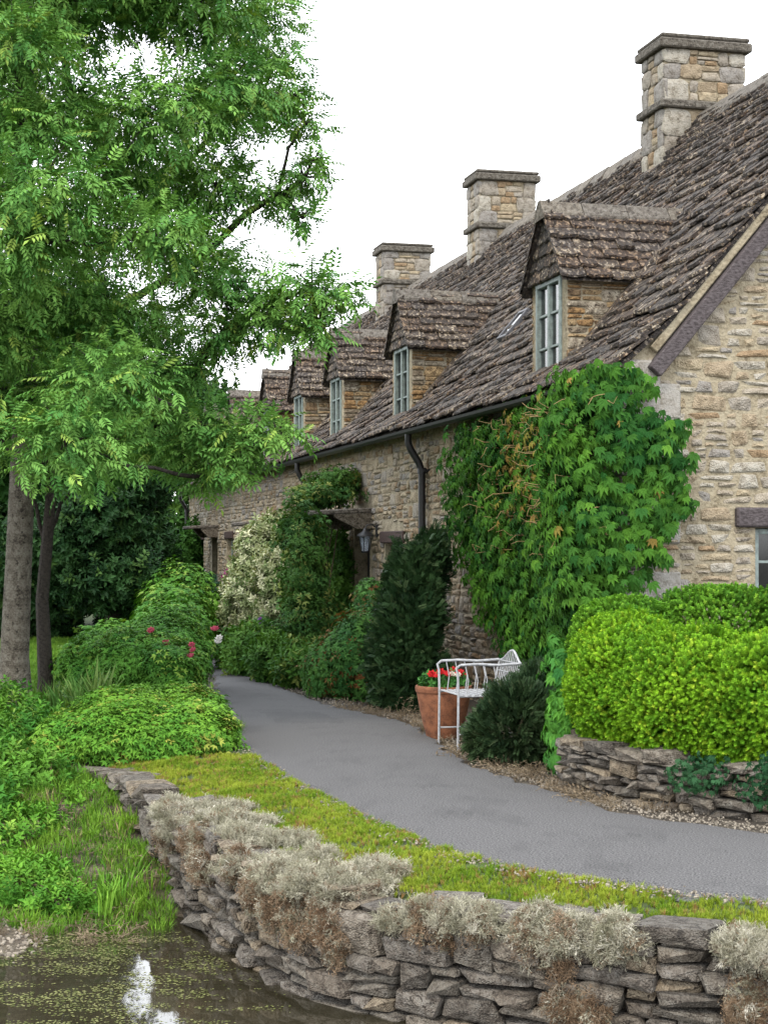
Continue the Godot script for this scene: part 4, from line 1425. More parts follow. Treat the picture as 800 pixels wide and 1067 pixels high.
func lane_left_x(d: float) -> float:
	for i in LANE_LEFT.size() - 1:
		if d <= LANE_LEFT[i].y and d >= LANE_LEFT[i + 1].y:
			return lerpf(LANE_LEFT[i].x, LANE_LEFT[i + 1].x, (LANE_LEFT[i].y - d) / (LANE_LEFT[i].y - LANE_LEFT[i + 1].y))
	return -99.0

func steps(parts: Array) -> Array:
	var out := []
	for p in parts:
		var v: float = p[0]
		while v < p[1] - 1e-4:
			out.append(v)
			v += p[2]
	out.append(parts[-1][1])
	return out

func make_ground() -> void:
	lumps.seed = 3
	lumps.frequency = 0.9
	var xs := steps([[-400.0, -40.0, 90.0], [-40.0, -10.0, 6.0], [-10.0, -4.0, 0.5], [-4.0, 2.4, 0.075], [2.4, 8.0, 0.4], [8.0, 40.0, 8.0], [40.0, 400.0, 90.0]])
	var ds := steps([[-200.0, -4.0, 49.0], [-4.0, 5.0, 1.0], [5.0, 13.3, 0.08], [13.3, 32.0, 0.6], [32.0, 60.0, 7.0], [60.0, 600.0, 135.0]])
	var hs := []
	for d in ds:
		var row := PackedFloat32Array()
		for x in xs: row.append(ground_h(x, d))
		hs.append(row)
	var mb := MB.new()
	var soil := Color(0.085, 0.068, 0.048)
	var turf := Color(0.07, 0.105, 0.025)
	var shingle := Color(0.20, 0.165, 0.115)
	var dust := Color(0.115, 0.097, 0.075)
	for j in ds.size() - 1:
		for i in xs.size() - 1:
			var P := []
			var N := []
			for q in [[i, j], [i + 1, j], [i + 1, j + 1], [i, j + 1]]:
				P.append(Vector3(xs[q[0]], hs[q[1]][q[0]], -ds[q[1]]))
				var i0: int = maxi(q[0] - 1, 0)
				var i1: int = mini(q[0] + 1, xs.size() - 1)
				var j0: int = maxi(q[1] - 1, 0)
				var j1: int = mini(q[1] + 1, ds.size() - 1)
				N.append(Vector3(-(hs[q[1]][i1] - hs[q[1]][i0]) / (xs[i1] - xs[i0]), 1.0, (hs[j1][q[0]] - hs[j0][q[0]]) / (ds[j1] - ds[j0])).normalized())
			var cx: float = (xs[i] + xs[i + 1]) / 2
			var cd: float = (ds[j] + ds[j + 1]) / 2
			var h: float = hs[j][i]
			var col := soil
			if h < -0.42: col = shingle.lerp(soil, clampf(0.4 + 0.9 * lumps.get_noise_2d(cx * 2.5, cd * 2.5), 0, 1))
			elif cd < 13.2 and wall_side(Vector2(cx, cd)) > 0.15 and cx < 2.6: col = turf
			elif cd > 13.2 and cx < -3.0 or cd > 40.0 or absf(cx) > 9.0: col = turf
			if cx > -0.6 and cd > 8.5 and cd < 20.0 and cx > -1.4: col = dust.lerp(soil, clampf(0.5 + lumps.get_noise_2d(cx * 3.0, cd * 3.0), 0, 1)) if not (cd < 12.4 and wall_side(Vector2(cx, cd)) < 1.2) else col
			mb.smooth(P[0], P[1], P[2], N[0], N[1], N[2], col)
			mb.smooth(P[0], P[2], P[3], N[0], N[2], N[3], col)
	structure("ground", mb, mats.soil, "earth and turf ground beside the lane and the stream", "ground")
	# lane: worn grey tarmac with a ragged edge
	var lane := MB.new()
	var L := []
	var R := []
	for i in LANE_LEFT.size() - 1:
		var n := maxi(2, int(LANE_LEFT[i].distance_to(LANE_LEFT[i + 1]) / 0.08))
		for k in n:
			var f := float(k) / n
			L.append(smooth_path(LANE_LEFT, i, f))
			R.append(smooth_path(LANE_RIGHT, i, f))
	for i in L.size():
		L[i] += Vector2(0.09, 0.05) * lumps.get_noise_2d(L[i].x * 3.0, L[i].y * 3.0) + Vector2(0.03, 0.02) * lumps.get_noise_2d(L[i].x * 14.0, L[i].y * 14.0)
		R[i] += Vector2(0.09, 0.05) * lumps.get_noise_2d(R[i].x * 3.0 + 50, R[i].y * 3.0) + Vector2(0.03, 0.02) * lumps.get_noise_2d(R[i].x * 14.0, R[i].y * 14.0)
	for i in L.size() - 1:
		for k in 20:
			var q := []
			var tone := Color.WHITE
			for e in [[i, k], [i, k + 1], [i + 1, k + 1], [i + 1, k]]:
				var f: float = e[1] / 20.0
				var p: Vector2 = L[e[0]].lerp(R[e[0]], f)
				var crown := 0.016 + 0.02 * sin(f * PI) + 0.004 * lumps.get_noise_2d(p.x * 1.5, p.y * 1.5)
				if e[1] == 0 or e[1] == 20: crown = -0.02
				if e[0] == i and e[1] == k: tone = Color.WHITE * worn(p, f)
				q.append(Vector3(p.x, crown, -p.y))
			var up := Vector3.UP
			lane.smooth(q[0], q[1], q[2], up, up, up, tone)
			lane.smooth(q[0], q[2], q[3], up, up, up, tone)
	structure("lane", lane, mats.asphalt, "narrow worn grey tarmac lane curving past the cottages", "lane")
	# stream
	var wt := MB.new()
	var sx := 24
	wt.quad(Vector3(-sx, WATER, -14), Vector3(-sx, WATER, 14), Vector3(9, WATER, 14), Vector3(9, WATER, -14))
	structure("water", wt, mats.water, "shallow brown stream water reflecting the sky below the stone wall", "stream")

# stains, repairs and worn patches of the tarmac
func worn(p: Vector2, across: float) -> float:
	var v := 1.0 + 0.22 * lumps.get_noise_2d(p.x * 0.9 + 5.0, p.y * 0.9) + 0.2 * lumps.get_noise_2d(p.x * 3.3, p.y * 3.3 + 8.0) + 0.10 * lumps.get_noise_2d(p.x * 9.0, p.y * 9.0)
	if lumps.get_noise_2d(p.x * 1.3 + 90.0, p.y * 1.3) > 0.34: v *= 0.9
	if p.y > 14.6 and p.y < 15.6 and across > 0.25 and across < 0.7: v *= 0.8
	if p.y > 12.9 and p.y < 13.7 and across < 0.3: v *= 1.25
	return v

func smooth_path(p: Array, i: int, f: float) -> Vector2:
	var a: Vector2 = p[maxi(i - 1, 0)]
	var b: Vector2 = p[i]
	var c: Vector2 = p[i + 1]
	var d: Vector2 = p[mini(i + 2, p.size() - 1)]
	return b.cubic_interpolate(c, a, d, f)

# a dry stone wall along a plan path: courses of stones proud of a dark core
func dry_wall(o: Node3D, path: Array, low: float, top: Array, flip: float, band: Vector2, wide: Vector2, thick: float, most: int, seed_: int, rough: float) -> void:
	var r := RandomNumberGenerator.new()
	r.seed = seed_
	var pts := []
	var hs := []
	for i in path.size() - 1:
		for k in 10:
			pts.append(smooth_path(path, i, k / 10.0))
			hs.append(lerpf(top[i], top[i + 1], k / 10.0))
	pts.append(path[-1])
	hs.append(top[-1])
	var cum := [0.0]
	for i in range(1, pts.size()): cum.append(cum[-1] + pts[i].distance_to(pts[i - 1]))
	var total: float = cum[-1]
	var at := func(u: float) -> Array:
		var k := 0
		while k < pts.size() - 2 and cum[k + 1] < u: k += 1
		var f := clampf((u - cum[k]) / maxf(cum[k + 1] - cum[k], 1e-4), 0, 1)
		var dir: Vector2 = (pts[k + 1] - pts[k]).normalized()
		return [pts[k].lerp(pts[k + 1], f), dir, lerpf(hs[k], hs[k + 1], f)]
	var core := MB.new()
	var n := int(total / 0.12)
	for i in n:
		var a: Array = at.call(total * i / n)
		var b: Array = at.call(total * (i + 1) / n)
		var na := Vector2(-a[1].y, a[1].x) * flip
		var nb := Vector2(-b[1].y, b[1].x) * flip
		var q := func(p: Vector2, y: float) -> Vector3: return Vector3(p.x, y, -p.y) - o.position
		var f0: Vector2 = a[0] - na * 0.13
		var f1: Vector2 = b[0] - nb * 0.13
		var b0: Vector2 = a[0] - na * thick
		var b1: Vector2 = b[0] - nb * thick
		var ta: float = a[2] - 0.05
		var tb: float = b[2] - 0.05
		var mid: Vector3 = (q.call(f0, low) + q.call(b1, tb)) / 2
		core.tri_out(q.call(f0, low), q.call(f1, low), q.call(f1, tb), mid); core.tri_out(q.call(f0, low), q.call(f1, tb), q.call(f0, ta), mid)
		core.tri_out(q.call(b0, low), q.call(b1, low), q.call(b1, tb), mid); core.tri_out(q.call(b0, low), q.call(b1, tb), q.call(b0, ta), mid)
		core.tri_out(q.call(f0, ta), q.call(f1, tb), q.call(b1, tb), mid); core.tri_out(q.call(f0, ta), q.call(b1, tb), q.call(b0, ta), mid)
	putb("wall_core", core, mats.earth_core, o)
	var hmax: float = hs.max()
	var pieces := []
	for s in rubble(0.0, total, low, hmax, band, wide, 0.005, r, 0.2):
		var a: Array = at.call(s[0])
		if s[1] > a[2] - s[3] * 0.15: continue
		var nr := Vector2(-a[1].y, a[1].x) * flip
		var z := Vector3(nr.x, 0, -nr.y)
		var x := Vector3.UP.cross(z)
		var deep := r.randf_range(0.2, 0.27)
		var xf := stone_at(Vector3(a[0].x, s[1], -a[0].y) - o.position, Basis(x, Vector3.UP, z), s[2] * r.randf_range(0.93, 1.02), s[3] * r.randf_range(0.88, 1.02), r.randf_range(-rough, rough * 1.3), deep, r, 0.07)
		pieces.append([xf, r.randi() % 10, [0, 0, 1, 1, 2, 3, 4, 4, 5][r.randi() % 9], 1.0])
	lay_pieces(pieces, o, o.transform, "stone", "small_stones", "drystone", WALL_TONES, slab_units, slab_meshes, most)
	# loose cap stones along the top
	var u := 0.0
	while u < total - 0.1:
		var w := r.randf_range(0.16, 0.34)
		var a: Array = at.call(u + w / 2)
		u += w
		if r.randf() < 0.3: continue
		var nr := Vector2(-a[1].y, a[1].x) * flip
		var z := Vector3(nr.x, 0, -nr.y)
		var hh := r.randf_range(0.05, 0.09)
		put("cap_stone", slab_meshes[r.randi() % 10], mats["drystone" + str(r.randi() % 6)], o, stone_at(Vector3(a[0].x, a[2] + hh * 0.1, -a[0].y) - o.position, Basis(Vector3.UP.cross(z), Vector3.UP, z), w * 0.98, hh, r.randf_range(-0.03, 0.03), r.randf_range(0.2, 0.32), r, 0.08))

func scatter_ground(called: String, label: String, category: String, unit: Mesh, mat: Material, n: int, seed_: int, pick: Callable, kind: String = "stuff") -> void:
	var r := RandomNumberGenerator.new()
	r.seed = seed_
	var xfs := []
	var cols := []
	for i in n:
		var e: Array = pick.call(r)
		if e.is_empty(): continue
		xfs.append(e[0])
		cols.append(e[1])
	var o := scatter(numbered(called), unit, mat, self, xfs, cols, kind)
	tag(o, label, category, "", kind)

# ---------------------------------------------------------------- furniture
func garden_chair() -> void:
	var base := Vector3(0.50, 0.0, -13.1)
	var o := thing("garden_chair", "white wrought iron garden chair with slatted seat beside the terracotta pot", "chair", base, ROW_TURN)
	# local x goes back towards the wall, local z towards the viewer
	var hw := 0.265
	var dp := 0.46
	var m: Material = mats.white_paint
	for s in [-1.0, 1.0]:
		var f := MB.new()
		f.tube([Vector3(0, 0, s * hw), Vector3(0.005, 0.42, s * hw), Vector3(0, 0.59, s * hw), Vector3(-0.012, 0.635, s * hw), Vector3(0.02, 0.66, s * hw)], [0.010, 0.010, 0.010, 0.010, 0.010], 7)
		putb("leg", f, m, o)
		var bk := MB.new()
		bk.tube([Vector3(dp + 0.04, 0, s * hw), Vector3(dp, 0.42, s * hw), Vector3(dp + 0.03, 0.60, s * hw), Vector3(dp + 0.05, 0.66, s * hw)], [0.010, 0.010, 0.010, 0.010], 7)
		putb("leg", bk, m, o)
		var arm := MB.new()
		arm.tube([Vector3(0.02, 0.66, s * hw), Vector3(0.16, 0.665, s * hw), Vector3(0.32, 0.655, s * hw), Vector3(dp + 0.04, 0.665, s * hw)], [0.011, 0.011, 0.011, 0.011], 7)
		for k in 5:
			var x := 0.06 + 0.075 * k
			arm.tube([Vector3(x, 0.66, s * hw), Vector3(x + 0.025, 0.54, s * hw), Vector3(x + 0.01, 0.42, s * hw)], [0.005, 0.005, 0.005], 5)
		putb("armrest", arm, m, o)
		var st := MB.new()
		st.tube([Vector3(0, 0.13, s * hw), Vector3(dp + 0.03, 0.13, s * hw)], [0.007, 0.007], 6)
		st.tube([Vector3(0, 0.42, s * hw), Vector3(dp, 0.42, s * hw)], [0.009, 0.009], 6)
		putb("rail", st, m, o)
	for k in 8:
		var sl := MB.new()
		sl.box(Vector3(0.03 + k * 0.058, 0.428, 0), Vector3(0.038, 0.008, hw * 2 + 0.02), 0.002)
		putb("seat_slat", sl, m, o)
	var b := MB.new()
	var top := []
	for k in 13:
		var f := k / 12.0 * 2.0 - 1.0
		top.append(Vector3(dp + 0.05 + 0.02 * (1.0 - absf(f)), 0.66 + 0.09 * (0.5 + 0.5 * cos(f * PI)), f * hw))
	var rr := []
	for k in 13: rr.append(0.010)
	b.tube(top, rr, 7)
	for k in range(1, 12):
		b.tube([Vector3(dp + 0.005, 0.44, top[k].z), Vector3(dp + 0.035, 0.58, top[k].z), top[k]], [0.005, 0.005, 0.005], 5)
	for h in [0.50, 0.58, 0.66]:
		b.tube([Vector3(dp + 0.03 + (h - 0.55) * 0.15, h, -hw), Vector3(dp + 0.03 + (h - 0.55) * 0.15, h, hw)], [0.005, 0.005], 5)
	putb("backrest", b, m, o)

func pot() -> void:
	var base := Vector3(0.49, 0.0, -13.78)
	var o := thing("terracotta_pot", "large round terracotta flower pot standing on the gravel beside the white chair", "flower pot", base)
	var mb := MB.new()
	mb.lathe([Vector2(0.0, 0.0), Vector2(0.135, 0.0), Vector2(0.142, 0.012), Vector2(0.175, 0.13), Vector2(0.205, 0.27), Vector2(0.222, 0.37), Vector2(0.232, 0.385), Vector2(0.236, 0.41), Vector2(0.232, 0.43), Vector2(0.212, 0.432), Vector2(0.205, 0.40), Vector2(0.19, 0.36)], 40, Vector3.ZERO)
	putb("pot_body", mb, mats.terracotta, o)
	var so := MB.new()
	so.lathe([Vector2(0.21, 0.385), Vector2(0.12, 0.40), Vector2(0.0, 0.405)], 24, Vector3.ZERO)
	putb("potting_soil", so, mats.earth_core, o)
	var pb := base + Vector3(0, 0.40, 0)
	var g := plant("red_geranium", "red flowering geranium growing in the terracotta pot", "flower", pb, [[pb + Vector3(0, 0.05, 0), Vector3(0.19, 0.08, 0.19)]], "broad", 90, Vector2(0.06, 0.10), [Color(0.03, 0.11, 0.025), Color(0.07, 0.19, 0.04)], "leaf", 31, {"floor": 0.41})
	flowers(g, "flower_head", [pb + Vector3(-0.1, 0.12, 0.12), pb + Vector3(-0.03, 0.14, 0.1), pb + Vector3(0.02, 0.12, 0.16), pb + Vector3(0.13, 0.13, 0.1), pb + Vector3(0.16, 0.11, 0.02), pb + Vector3(-0.06, 0.11, 0.17), pb + Vector3(0.08, 0.15, 0.0)], 0.065, Color(0.62, 0.025, 0.03), 5)
	flowers(g, "pale_flower_head", [pb + Vector3(0.06, 0.13, 0.16), pb + Vector3(0.11, 0.12, 0.15)], 0.05, Color(0.75, 0.68, 0.6), 6)

func lantern() -> void:
	var o := thing("wall_lantern", "dark metal wall lantern on a bracket beside the cottage door canopy", "lantern", CORNER + Basis(Vector3.UP, ROW_TURN) * Vector3(0, 1.72, -8.15), ROW_TURN)
	var b := MB.new()
	b.box(Vector3(-0.02, 0.06, 0), Vector3(0.03, 0.16, 0.06), 0.004)
	b.tube([Vector3(-0.02, 0.09, 0), Vector3(-0.08, 0.14, 0), Vector3(-0.15, 0.13, 0), Vector3(-0.17, 0.09, 0)], [0.009, 0.009, 0.009, 0.009], 6)
	putb("bracket", b, mats.black_iron, o)
	var h := MB.new()
	h.lathe([Vector2(0.0, 0.10), Vector2(0.025, 0.085), Vector2(0.04, 0.055), Vector2(0.115, 0.0), Vector2(0.118, -0.012), Vector2(0.02, -0.01)], 6, Vector3(-0.17, 0.0, 0))
	h.lathe([Vector2(0.0, -0.22), Vector2(0.05, -0.22), Vector2(0.055, -0.2), Vector2(0.0, -0.195)], 6, Vector3(-0.17, 0.0, 0))
	for k in 6:
		var an := TAU * k / 6
		h.tube([Vector3(-0.17 + cos(an) * 0.082, -0.01, sin(an) * 0.082), Vector3(-0.17 + cos(an) * 0.052, -0.2, sin(an) * 0.052)], [0.005, 0.005], 5)
	putb("lantern_frame", h, mats.black_iron, o)
	var g := MB.new()
	g.lathe([Vector2(0.075, -0.012), Vector2(0.047, -0.196)], 6, Vector3(-0.17, 0.0, 0))
	putb("lantern_pane", g, mats.lantern_glass, o)

# ---------------------------------------------------------------- the scene
func _ready() -> void:
	var cam := Camera3D.new()
	cam.name = "camera"
	cam.position = Vector3(0, EYE, 0)
	cam.near = 0.1
	cam.projection = Camera3D.PROJECTION_FRUSTUM      # upright lens, raised a little
	cam.size = 0.1 * 1067.0 / FOCAL
	cam.frustum_offset = Vector2(0, 0.1 * 38.5 / FOCAL)
	cam.far = 1500.0
	add_child(cam)
	var we := WorldEnvironment.new()
	we.name = "world_environment"
	var env := Environment.new()
	var sky := Sky.new()
	var sm := ProceduralSkyMaterial.new()
	sm.sky_top_color = Color(0.93, 0.96, 1.0)
	sm.sky_horizon_color = Color(0.99, 0.995, 1.0)
	sm.sky_curve = 0.3
	sm.ground_horizon_color = Color(0.6, 0.6, 0.58)
	sm.ground_bottom_color = Color(0.3, 0.3, 0.28)
	sm.sun_angle_max = 1.0
	sky.sky_material = sm
	env.background_mode = Environment.BG_SKY
	env.sky = sky
	env.background_energy_multiplier = 2.0
	env.tonemap_mode = Environment.TONE_MAPPER_LINEAR
	env.tonemap_exposure = 1.8
	env.sdfgi_enabled = true
	env.ssao_enabled = true
	env.ssil_enabled = true
	we.environment = env
	add_child(we)
	var sun := DirectionalLight3D.new()
	sun.name = "sun"
	sun.light_energy = 0.45
	sun.light_color = Color(1.0, 0.96, 0.9)
	sun.light_angular_distance = 18.0
	sun.shadow_enabled = true
	sun.rotation_degrees = Vector3(-52, -22, 0)
	add_child(sun)
	make_materials()
	material("dry_stem", lin(0.30, 0.20, 0.09), 0.9)
	make_units()
	make_leaf_units()
	make_ground()

	# --- the row of cottages
	cottage({"t0": 0.0, "t1": 5.85, "seed": 1, "label": "end cottage with rubble gable, creeper on its corner and one large dormer", "openings": [],
		"gable_openings": [[1.13, 1.95, 0.9, 1.72]], "dormers": [2.15], "chimneys": [[4.62, 5.24, 2.34, 3.3, 7.08]], "roof_light": Vector2(5.25, 0.87), "front_stones": 60, "tiles": 300, "pipe": 5.8, "detail": true})
	var second := cottage({"t0": 5.85, "t1": 12.4, "seed": 2, "label": "middle cottage with two dormers, stone door canopy and lantern", "openings": [[6.95, 7.8, 0.85, 1.62, "window"], [8.62, 9.5, 0.0, 1.9, "door"]],
		"gable_openings": [], "dormers": [7.5, 11.25], "chimneys": [[11.7, 12.3, 2.42, 3.32, 7.15]], "front_stones": 300, "tiles": 300, "pipe": 12.3, "detail": true})
	door_canopy(second, 8.40 - 5.85, 1.35, 2.0, 0.84, "stone slab canopy on carved brackets above the dark door")
	var third := cottage({"t0": 12.4, "t1": 18.9, "seed": 3, "label": "cottage behind the pale variegated shrub with a third chimney", "openings": [[14.4, 15.2, 0.0, 1.9, "door"], [16.6, 17.4, 0.85, 1.7, "window"]],
		"gable_openings": [], "dormers": [14.05, 16.9], "chimneys": [[17.2, 17.8, 2.32, 3.2, 7.02]], "front_stones": 120, "tiles": 220, "pipe": -1.0, "detail": true})
	door_canopy(third, 14.2 - 12.4, 1.2, 1.95, 0.75, "dark stone slab over the door behind the climbing shrub")
	var fourth := cottage({"t0": 18.9, "t1": 26.6, "seed": 4, "label": "last cottage of the row, its end wall bordered by dark trees", "openings": [[20.0, 20.8, 0.9, 1.75, "window"], [22.1, 22.9, 0.0, 1.9, "door"], [24.2, 25.0, 0.9, 1.75, "window"]],
		"gable_openings": [], "dormers": [20.9, 24.3], "chimneys": [], "front_stones": 60, "tiles": 60, "pipe": 26.5, "detail": false})
	door_canopy(fourth, 21.9 - 18.9, 1.2, 1.98, 0.6, "small dark door hood on the last cottage")

	# --- walls
	var bw := thing("retaining_wall", "rough dry stone retaining wall holding the grass verge above the stream", "stone wall", Vector3(0.0, -0.7, -7.55))
	dry_wall(bw, BROOK_WALL, -0.78, [-0.05, -0.05, -0.06, -0.07, -0.05, -0.04, -0.03, -0.02, -0.03, -0.05, -0.1, -0.2], 1.0, Vector2(0.105, 0.185), Vector2(0.14, 0.40), 0.30, 300, 71, 0.038)
	var gw := thing("garden_wall", "low dry stone garden wall under the clipped hedge beside the lane", "stone wall", Vector3(1.3, 0.0, -10.5))
	dry_wall(gw, [Vector2(1.55, 11.75), Vector2(1.28, 11.3), Vector2(1.15, 10.88), Vector2(1.35, 10.38), Vector2(1.72, 9.92), Vector2(2.2, 9.5), Vector2(3.0, 9.0), Vector2(5.0, 8.1)], -0.08, [0.30, 0.31, 0.31, 0.30, 0.29, 0.28, 0.28, 0.28], 1.0 * -1.0, Vector2(0.085, 0.15), Vector2(0.11, 0.27), 0.26, 300, 72, 0.022)

	greenery()
	garden_chair()
	pot()
	lantern()

func greenery() -> void:
	ash_tree()
	creeper()
	# --- hedges
	var lime := [Color(0.085, 0.215, 0.012), Color(0.19, 0.36, 0.018), Color(0.29, 0.42, 0.03)]
	plant("clipped_hedge", "rounded lime green clipped hedge bulging over the low garden wall", "hedge", Vector3(2.0, 0.0, -10.5),
		[[Vector3(1.66, 0.61, -10.82), Vector3(0.47, 0.42, 0.47), 2.2], [Vector3(1.98, 0.60, -10.42), Vector3(0.54, 0.45, 0.5), 2.2], [Vector3(2.46, 0.60, -10.05), Vector3(0.57, 0.48, 0.52), 2.3], [Vector3(3.05, 0.62, -9.7), Vector3(0.6, 0.5, 0.54), 2.3], [Vector3(3.75, 0.64, -9.4), Vector3(0.62, 0.5, 0.54), 2.4], [Vector3(1.64, 0.66, -11.35), Vector3(0.4, 0.46, 0.5), 2.2]],
		"box", 62000, Vector2(0.028, 0.047), lime, "leaf", 11, {"depth": 0.24, "rough": 0.16, "up": 0.25, "odd": 0.1, "patch": 2.5, "floor": 0.14})
	plant("clipped_hedge", "lower darker green clipped hedge, gap shade put into its leaf colour, against the cottage gable behind the lime hedge", "hedge", Vector3(2.4, 0.0, -12.2),
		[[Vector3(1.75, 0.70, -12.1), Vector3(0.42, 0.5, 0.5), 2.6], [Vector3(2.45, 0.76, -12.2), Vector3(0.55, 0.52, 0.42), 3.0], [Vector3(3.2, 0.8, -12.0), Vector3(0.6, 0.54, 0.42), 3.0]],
		"box", 28000, Vector2(0.03, 0.05), [Color(0.05, 0.15, 0.014), Color(0.12, 0.27, 0.022), Color(0.18, 0.33, 0.03)], "leaf", 12, {"depth": 0.25, "rough": 0.08, "up": 0.25})  # older-leaf greens, darkened further to stand in for shade between the hedges
	var iv := thing("ivy", "dark green ivy hanging over the garden wall below the hedge", "ivy", Vector3(2.0, 0.0, -9.6))
	var lv := leaves_on(shift([[Vector3(1.82, 0.24, -9.72), Vector3(0.22, 0.13, 0.10)], [Vector3(2.25, 0.22, -9.42), Vector3(0.3, 0.18, 0.10)], [Vector3(2.8, 0.24, -9.1), Vector3(0.3, 0.18, 0.10)]], iv.position), 1000, Vector2(0.024, 0.042), [Color(0.014, 0.05, 0.02), Color(0.045, 0.12, 0.05)], 13, {"mode": "shingle", "depth": 0.6})
	scatter("foliage", leaf_units.creeper_mesh, mats.glossy_leaf, iv, lv[0], lv[1])

	# --- shrubs along the cottages
	plant("dark_shrub", "low dark evergreen shrub beside the white chair", "shrub", Vector3(0.92, 0.0, -12.05),
		[[Vector3(0.95, 0.30, -12.05), Vector3(0.32, 0.33, 0.3)], [Vector3(1.12, 0.40, -12.35), Vector3(0.22, 0.33, 0.25)], [Vector3(0.80, 0.20, -12.15), Vector3(0.22, 0.24, 0.22)]],
		"yew", 4200, Vector2(0.05, 0.095), [Color(0.016, 0.036, 0.016), Color(0.045, 0.078, 0.032), Color(0.08, 0.11, 0.055)], "glossy_leaf", 14, {"depth": 0.5, "rough": 0.25})
	plant("yew_shrub", "tall dark yew shrub leaning against the middle cottage wall", "shrub", Vector3(0.45, 0.0, -16.2),
		[[Vector3(0.25, 0.55, -16.2), Vector3(0.34, 0.62, 0.5)], [Vector3(0.33, 1.05, -16.6), Vector3(0.28, 0.6, 0.5)], [Vector3(0.10, 0.45, -16.4), Vector3(0.28, 0.5, 0.4)], [Vector3(0.44, 1.42, -16.9), Vector3(0.22, 0.34, 0.4)], [Vector3(0.2, 1.1, -17.2), Vector3(0.24, 0.4, 0.4)]],
		"yew", 20000, Vector2(0.05, 0.095), [Color(0.013, 0.034, 0.013), Color(0.036, 0.075, 0.026), Color(0.07, 0.11, 0.045)], "glossy_leaf", 15, {"depth": 0.6, "rough": 0.65, "wild": 0.8})
	plant("leafy_shrub", "mid green bushy shrub with reddish sprays between the yew and the porch", "shrub", Vector3(-0.25, 0.0, -17.5),
		[[Vector3(-0.2, 0.42, -17.4), Vector3(0.42, 0.48, 0.4)], [Vector3(-0.5, 0.3, -17.6), Vector3(0.34, 0.36, 0.4)], [Vector3(0.0, 0.65, -17.9), Vector3(0.32, 0.38, 0.4)], [Vector3(-0.12, 0.95, -18.6), Vector3(0.22, 0.25, 0.3)]],
		"divided", 2200, Vector2(0.09, 0.14), [Color(0.03, 0.10, 0.025), Color(0.085, 0.20, 0.04), Color(0.2, 0.08, 0.03)], "leaf", 16, {"depth": 0.5, "rough": 0.3, "odd": 0.1})
	plant("climbing_rose", "climbing rose smothering the porch and reaching up the cottage wall", "climbing plant", Vector3(-1.0, 0.0, -20.5),
		[[Vector3(-0.98, 1.05, -21.0), Vector3(0.26, 0.95, 0.45)], [Vector3(-0.88, 0.5, -20.6), Vector3(0.34, 0.5, 0.45)], [Vector3(-1.08, 1.75, -21.6), Vector3(0.28, 0.38, 0.5)], [Vector3(-0.85, 2.24, -21.9), Vector3(0.42, 0.13, 0.4)], [Vector3(-0.6, 2.45, -22.2), Vector3(0.34, 0.15, 0.3)]],
		"divided", 3600, Vector2(0.09, 0.15), [Color(0.022, 0.07, 0.018), Color(0.075, 0.16, 0.032), Color(0.2, 0.23, 0.06)], "leaf", 17, {"depth": 0.8, "rough": 0.75, "odd": 0.14, "wild": 0.9})
	plant("dark_climber", "dense climbing foliage in the deep shade under the door canopy", "climbing plant", Vector3(-0.75, 0.0, -23.0),
		[[Vector3(-0.62, 0.9, -22.7), Vector3(0.26, 0.95, 0.5)], [Vector3(-0.86, 1.0, -23.6), Vector3(0.3, 1.05, 0.5)], [Vector3(-1.08, 1.1, -24.5), Vector3(0.3, 1.1, 0.5)]],
		"broad", 2600, Vector2(0.11, 0.19), [Color(0.035, 0.10, 0.02), Color(0.09, 0.19, 0.03)], "leaf", 78, {"depth": 0.5, "rough": 0.3})
	plant("variegated_shrub", "pale cream and green variegated shrub against the third cottage", "shrub", Vector3(-1.85, 0.0, -24.2),
		[[Vector3(-1.75, 1.2, -24.2), Vector3(0.42, 0.75, 0.5)], [Vector3(-1.9, 0.7, -24.0), Vector3(0.4, 0.7, 0.5)], [Vector3(-1.55, 1.6, -24.4), Vector3(0.34, 0.45, 0.4)], [Vector3(-1.45, 0.9, -23.6), Vector3(0.4, 0.8, 0.5)]],
		"broad", 3400, Vector2(0.10, 0.17), [Color(0.10, 0.16, 0.05), Color(0.34, 0.37, 0.2), Color(0.5, 0.5, 0.34)], "leaf", 18, {"depth": 0.4, "rough": 0.25, "odd": 0.3, "patch": 4.0})
	plant("leafy_shrub", "low arching green plants spilling onto the lane below the porch", "shrub", Vector3(-1.3, 0.0, -19.9),
		[[Vector3(-1.15, 0.22, -19.4), Vector3(0.42, 0.28, 0.4)], [Vector3(-1.55, 0.25, -20.4), Vector3(0.42, 0.32, 0.5)], [Vector3(-1.75, 0.25, -21.6), Vector3(0.4, 0.3, 0.5)], [Vector3(-0.85, 0.2, -18.7), Vector3(0.34, 0.22, 0.35)]],
		"broad", 2300, Vector2(0.12, 0.2), [Color(0.035, 0.10, 0.02), Color(0.09, 0.19, 0.03), Color(0.2, 0.25, 0.06)], "leaf", 19, {"depth": 0.5, "rough": 0.3})
	var fx := plant("foxglove_plant", "tall magenta flower spikes beside the third cottage wall", "flower", Vector3(-2.75, 0.0, -29.0), [[Vector3(-2.75, 0.3, -29.0), Vector3(0.3, 0.35, 0.3)]], "broad", 240, Vector2(0.14, 0.22), [Color(0.03, 0.09, 0.03), Color(0.06, 0.14, 0.04)], "leaf", 20)
	flowers(fx, "flower_spike", [Vector3(-2.72, 0.8, -28.9), Vector3(-2.7, 0.92, -28.9), Vector3(-2.74, 1.04, -28.9), Vector3(-2.68, 1.13, -28.9), Vector3(-2.6, 0.86, -28.9)], 0.13, Color(0.45, 0.05, 0.28), 41)
